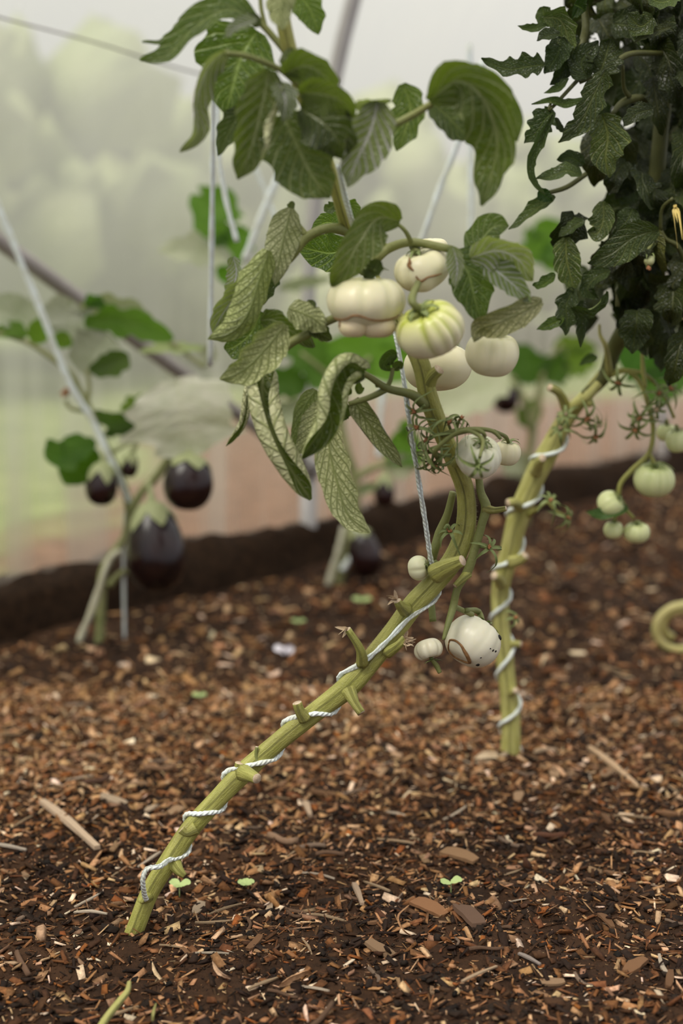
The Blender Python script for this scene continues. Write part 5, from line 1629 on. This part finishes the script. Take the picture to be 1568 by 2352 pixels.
def chips_mesh(name, n, y0, y1, smin, smax, rg, label, lift=0.0, slim=0.42):
    x, y = scatter_positions(n, y0, y1, rg)
    keep = ((x - W0.x) * WN.x + (y - W0.y) * WN.y) > 0.07
    x, y = x[keep], y[keep]
    n = len(x)
    Lh = smin * (smax / smin) ** (rg.random(n) ** 1.7) * 0.5
    asp = np.where(rg.random(n) < slim, rg.uniform(.06, .17, n), rg.uniform(.22, .62, n))
    Wh = Lh * asp
    if slim < 0:
        Wh = Lh * rg.uniform(.6, .95, n)
    Th = (Wh * 1.1 if slim < 0 else np.minimum(Wh, Lh * .3)) * rg.uniform(.25, .6, n)
    ya = rg.uniform(0, 2 * np.pi, n)
    tl = rg.normal(0, .34, n)
    rl = rg.normal(0, .5, n)
    dx = np.stack([np.cos(ya) * np.cos(tl), np.sin(ya) * np.cos(tl), np.sin(tl)], 1)
    dy = np.stack([-np.sin(ya), np.cos(ya), np.zeros(n)], 1)
    dz = np.cross(dx, dy)
    dy2 = dy * np.cos(rl)[:, None] + dz * np.sin(rl)[:, None]
    dz2 = np.cross(dx, dy2)
    z = ground_h(x, y) + Th * .6 + np.abs(np.sin(tl)) * Lh * .45 + lift * rg.random(n)
    ctr = np.stack([x, y, z], 1)
    corners = []
    for sx in (-1, 1):
        for sy in (-1, 1):
            for sz in (-1, 1):
                jl = rg.uniform(.7, 1.08, n)
                jw = rg.uniform(.45, 1.1, n)
                corners.append(ctr + dx * (Lh * sx * jl)[:, None] + dy2 * (Wh * sy * jw)[:, None] + dz2 * (Th * sz * rg.uniform(.6, 1.2, n))[:, None])
    V = np.stack(corners, 1).reshape(-1, 3)
    q = np.array([(0, 1, 3, 2), (4, 6, 7, 5), (0, 4, 5, 1), (2, 3, 7, 6), (0, 2, 6, 4), (1, 5, 7, 3)])
    Fc = (np.arange(n)[:, None, None] * 8 + q[None]).reshape(-1, 4)
    me = bpy.data.meshes.new(name)
    me.vertices.add(len(V))
    me.vertices.foreach_set('co', V.astype(np.float32).ravel())
    me.loops.add(len(Fc) * 4)
    me.loops.foreach_set('vertex_index', Fc.astype(np.int32).ravel())
    me.polygons.add(len(Fc))
    me.polygons.foreach_set('loop_start', (np.arange(len(Fc)) * 4).astype(np.int32))
    me.update(calc_edges=True)
    me.materials.append(CHIP)
    col = chip_colour(n, x, y, rg) if slim >= 0 else np.array([(.012, .007, .004)]) * rg.uniform(.5, 2.2, (n, 1))
    c4 = np.ones((len(V), 4), np.float32)
    c4[:, :3] = np.repeat(col, 8, 0)
    ca = me.color_attributes.new('Col', 'FLOAT_COLOR', 'POINT')
    ca.data.foreach_set('color', c4.ravel())
    o = bpy.data.objects.new(name, me)
    C.objects.link(o)
    return finish(o, label, 'mulch', None, 'stuff')


rg = np.random.default_rng(77)
chips_mesh('wood_mulch', 88000, 1.02, 2.15, .0026, .020, rg, 'fine crumbs and slivers of wood mulch covering the nearer soil')
chips_mesh('wood_mulch', 62000, 2.0, 5.4, .005, .034, rg, 'coarser wood mulch covering the soil farther back towards the plastic')

chips_mesh('soil_clods', 5000, 1.02, 1.75, .003, .009, np.random.default_rng(9), 'dark crumbs of damp soil between the chips in front', slim=-1)


# the larger pieces, one object each
def chip_variant(k):
    rr = random.Random(900 + k)
    kind = k % 3
    mb = MB()
    if kind == 0:                                    # split chip
        L, w, t = .5, rr.uniform(.12, .24), rr.uniform(.04, .07)
        nseg = 5
        bend = rr.uniform(-.12, .12)
        vs = []
        for i in range(nseg + 1):
            f = i / nseg
            x = (f - .5) * 2 * L
            ww = w * (0.45 + .55 * sin(pi * min(1, .15 + f * .8))) * rr.uniform(.85, 1.1)
            z = bend * (1 - (2 * f - 1) ** 2)
            for sy, sz in ((-1, -1), (1, -1), (1, 1), (-1, 1)):
                vs.append(Vector((x + rr.uniform(-.03, .03), sy * ww, z + sz * t * rr.uniform(.7, 1.2))))
        sd = 4
    elif kind == 1:                                  # twig
        nseg, sd = 6, 6
        vs = []
        r = rr.uniform(.05, .09)
        b_ = rr.uniform(-.15, .15)
        for i in range(nseg + 1):
            f = i / nseg
            for j in range(sd):
                a = 2 * pi * j / sd
                q = r * rr.uniform(.85, 1.15)
                vs.append(Vector(((f - .5), b_ * sin(f * pi) + q * cos(a), q * sin(a) + .04 * sin(f * 5 + k))))
    else:                                            # thin splinter
        nseg, sd = 4, 4
        vs = []
        b_ = rr.uniform(-.08, .08) if k < 24 else 0.0
        for i in range(nseg + 1):
            f = i / nseg
            w = .035 * (1.2 - abs(f - .45))
            for sy, sz in ((-1, -1), (1, -1), (1, 1), (-1, 1)):
                vs.append(Vector((f - .5, sy * w * rr.uniform(.8, 1.2) + b_ * sin(f * pi), sz * .018 + .02 * sin(f * 4))))
    fs = [(i * sd + j, i * sd + (j + 1) % sd, (i + 1) * sd + (j + 1) % sd, (i + 1) * sd + j) for i in range(nseg) for j in range(sd)]
    fs += [tuple(reversed(range(sd))), tuple(range(nseg * sd, nseg * sd + sd))]
    mb.add(vs, fs, None, 0, [(1, 1, 1)] * len(vs))
    me = bpy.data.meshes.new('wood_chip')
    me.from_pydata(mb.v, [], mb.f)
    me.materials.append(CHIP)
    ca = me.color_attributes.new('Col', 'FLOAT_COLOR', 'POINT')
    ca.data.foreach_set('color', np.ones(len(mb.v) * 4, np.float32))
    me.polygons.foreach_set('use_smooth', [kind == 1] * len(me.polygons))
    return me


variants = [chip_variant(k) for k in range(27)]
def tone(c):
    v = (c[0] + c[1] + c[2]) / 3
    return 'pale' if v > .36 else ('tan' if v > .215 else 'dark brown')


KIND_LABEL = {0: ('split wood chip lying loose on the soil', 'wood chips loose on the soil', 'wood chip', 'wood_chip'),
              1: ('short rounded twig piece lying loose on the soil', 'twig pieces loose on the soil', 'twig', 'twig'),
              2: ('thin wood splinter lying loose on the soil', 'splinters loose on the soil', 'splinter', 'splinter')}


def lay_chip(k, x, y, L, yaw, tilt, colr, label=None, group=None, cat=None, name=None):
    kd = k % 3
    d = KIND_LABEL[kd]
    o = bpy.data.objects.new(name or d[3], variants[k])
    C.objects.link(o)
    o.scale = (L, L, L)
    o.location = (x, y, gh(x, y) + L * .035 + .0012 + abs(sin(tilt)) * L * .3)
    o.rotation_euler = (random.uniform(-.2, .2), tilt, yaw)
    o.color = (*colr, 1)
    return finish(o, label or tone(colr) + ' ' + d[0], cat or d[2], group or tone(colr) + ' ' + d[1])


cr = random.Random(5)
placed = []
tries = 0
while len(placed) < 285 and tries < 9000:
    tries += 1
    y = math.sqrt(1.12 ** 2 + cr.random() * (2.3 ** 2 - 1.12 ** 2))
    x = cr.uniform(-1, 1) * .25 * y
    if any((x - a) ** 2 + (y - b_) ** 2 < .00035 for a, b_ in placed):
        continue
    if (Vector((x, y, 0)) - Vector((b1.x, b1.y, 0))).length < .02 or (Vector((x, y, 0)) - Vector((b2.x, b2.y, 0))).length < .03:
        continue
    placed.append((x, y))
    k = cr.choice(range(24))
    L = cr.uniform(.014, .034) * (1.35 if k % 3 == 2 else 1.0) * (1.2 if cr.random() < .12 else 1)
    light = cr.random()
    if k % 3 == 2:
        colr = (.50, .36, .22) if light < .6 else (.62, .52, .40)
    elif k % 3 == 1:
        colr = (.22, .13, .08) if light < .7 else (.34, .24, .17)
    else:
        colr = (.30, .16, .08) if light < .55 else ((.48, .31, .18) if light < .88 else (.60, .46, .32))
    g_ = cr.uniform(.8, 1.15)
    lay_chip(k, x, y, L, cr.uniform(0, 2 * pi), cr.gauss(0, .12), tuple(q * g_ for q in colr))


def lay_px(k, x0, y0, x1, y1, colr, label, cat, name, thick=1.0):
    a, b_ = G(x0, y0, .004), G(x1, y1, .004)
    c = (a + b_) / 2
    d = b_ - a
    o = lay_chip(k, c.x, c.y, d.length, math.atan2(d.y, d.x), 0, colr, label, 'marked pieces of wood on the soil', cat, name)
    o.scale = (d.length, d.length * thick, d.length * thick)
    o.location.z = gh(c.x, c.y) + .006
    return o


lay_px(26, 96, 1852, 224, 1956, (.62, .47, .33), 'longest pale straight stick lying on the soil at the left', 'stick', 'stick', .8)
lay_px(26, -20, 1948, 60, 1960, (.60, .52, .42), 'pale stick reaching in from the left edge', 'stick', 'stick', 1.3)
lay_px(1, 138, 1773, 186, 1782, (.34, .20, .12), 'short thick brown stick lying above the longest pale one', 'stick', 'stick', 1.6)
lay_px(1, 188, 1818, 250, 1796, (.16, .09, .06), 'dark stick lying behind the longest pale one', 'stick', 'stick', 1.3)
lay_px(1, 330, 1780, 402, 1770, (.36, .21, .12), 'knobbly brown twig left of the twine-wound stem', 'twig', 'twig', 1.5)
lay_px(1, 615, 1925, 684, 1932, (.42, .27, .17), 'forked pale brown twig right of the leaning stem', 'twig', 'twig', 1.7)
lay_px(1, 1225, 1932, 1305, 1918, (.20, .09, .05), 'dark reddish twig lying right of centre', 'twig', 'twig', 1.2)
lay_px(26, 1190, 2208, 1240, 2232, (.40, .34, .30), 'grey stick piece near the second stem in front', 'stick', 'stick', 1.8)
lay_px(26, 1352, 1722, 1470, 1816, (.60, .42, .26), 'long straw strand lying to the right of the second stem', 'straw', 'straw', .7)
lay_px(26, 1060, 2283, 1140, 2246, (.55, .40, .26), 'straw strand lying near the bottom, right of centre', 'straw', 'straw', .9)
lay_px(26, 1226, 1748, 1278, 1740, (.60, .45, .30), 'flat pale chip right of the second stem foot', 'wood chip', 'wood_chip', 2.2)
lay_px(0, 950, 2075, 1020, 2110, (.38, .19, .09), 'large rough reddish brown bark piece at the lower centre', 'bark', 'bark_piece', .9)
lay_px(0, 1100, 2145, 1050, 2100, (.20, .12, .08), 'dark bark chunk beside the reddish bark piece', 'bark', 'bark_piece', 1.0)
lay_px(0, 1016, 1958, 1092, 1982, (.42, .25, .13), 'broad tan bark flake lying in the dark soil at right of centre', 'bark', 'bark_piece', 1.0)
lay_px(26, 700, 1835, 712, 1862, (.62, .46, .32), 'pale chip just right of the leaning stem', 'wood chip', 'wood_chip', 2.4)
lay_px(26, 812, 2035, 832, 2080, (.50, .37, .26), 'pale upright twig piece in the dark soil at centre', 'twig', 'twig', 1.6)


def ribbon(name, pts, hw, colr, label, cat, curl=1.2, roll=60):
    mb = MB()
    path = catmull([G(x, y, z) + Vector((0, 0, gh(G(x, y).x, G(x, y).y))) for x, y, z in pts], 6)
    leaf_mesh(mb, path, hw * scale_at(path[0]), roll=roll, curl=curl, lob=.1, nu=18, nv=5, a=.3, b=.4, seed=int(pts[0][0]))
    mb.has_col = True
    return build(name, mb, CHIP, label=label, cat=cat, color=colr)


ribbon('wood_shaving', [(640, 2262, .004), (668, 2236, .012), (700, 2228, .012), (714, 2236, .006)], 14, (.55, .33, .18), 'curled tan wood shaving lying at the bottom centre', 'shaving')
ribbon('wood_shaving', [(350, 2202, .004), (362, 2225, .009), (382, 2255, .004)], 8, (.62, .46, .28), 'twisted pale shaving below the foot of the leaning stem', 'shaving')
ribbon('wood_shaving', [(488, 2210, .004), (505, 2235, .010), (530, 2252, .004)], 9, (.58, .38, .24), 'pinkish curled shaving right of the twisted pale one', 'shaving')
ribbon('dry_rootlet', [(940, 2080, .004), (916, 2110, .02), (925, 2150, .015), (945, 2170, .004)], 4, (.36, .20, .10), 'thin curved brown rootlet left of the reddish bark', 'rootlet')
PETAL = plain('white_petal', (.80, .76, .80), (.72, .68, .74), 60, .6)
mb = MB()
c = G(652, 1510) + Vector((0, 0, .008))
for k in range(4):
    a = k * 1.6
    d = Vector((cos(a), .5 * sin(a), .6))
    leaf_mesh(mb, catmull([c, c + d * .010, c + d * .017 + Vector((0, 0, -.003))], 4), .008, roll=20 * k, curl=.8, lob=.1, nu=8, nv=4, a=.5, b=.5, seed=k)
build('fallen_petal', mb, PETAL, label='crumpled white petal lying on the soil beyond the stem', cat='petal')
GRN = plain('pale_green_leaf', (.30, .40, .14), (.40, .48, .20), 60, .5)


def seedling(x, y, label, n, size, up=.012):
    mb = MB()
    b_ = G(x, y)
    b_.z = gh(b_.x, b_.y)
    top = b_ + Vector((0, 0, up))
    tube(mb, [b_ - Vector((0, 0, .003)), top], [.0008, .0006], sides=6)
    for k in range(n):
        a = k * 2 * pi / n + .4
        d = Vector((cos(a), sin(a), .25))
        leaf_mesh(mb, catmull([top, top + d * size * .6, top + d * size], 4), size * .42, roll=0, curl=.3, lob=0, nu=8, nv=4, a=.5, b=.4, ref=top + Vector((0, -.3, 1)), seed=k)
    build('seedling', mb, GRN, label=label, cat='seedling')


seedling(412, 2050, 'tiny two-leaved green seedling right of the leaning stem', 3, .012)
seedling(830, 1405, 'blurred green seedling in the soil behind the stem', 3, .02, .02)
seedling(684, 1448, 'faint green seedling left of the leaning stem, beyond the white petal', 3, .014, .012)
seedling(1035, 2056, 'thin sprouting blade of green at lower right of centre', 2, .012, .012)
seedling(456, 1602, 'small pale green sprout in the tan mulch at left', 3, .012, .008)
seedling(565, 2036, 'small mossy yellow-green tuft right of the seedling', 5, .009, .004)
mb = MB()
path = catmull([G(215, 2390, .010), G(240, 2345, .012), G(272, 2303, .014), G(292, 2278, .017), G(297, 2256, .02)], 6)
tube(mb, path, [.0034, .0034, .003, .002], sides=9)
build('cut_shoot', mb, STEM2, label='pale green cut shoot lying at the bottom left edge', cat='shoot')
mb = MB()
path = catmull([G(350, 2345, .006), G(352, 2325, .012), G(358, 2305, .006)], 6)
tube(mb, path, [.0012, .0016, .0008], sides=7)
build('cut_shoot', mb, STEM2, label='small yellow-green shoot lying right of the larger cut one', cat='shoot')
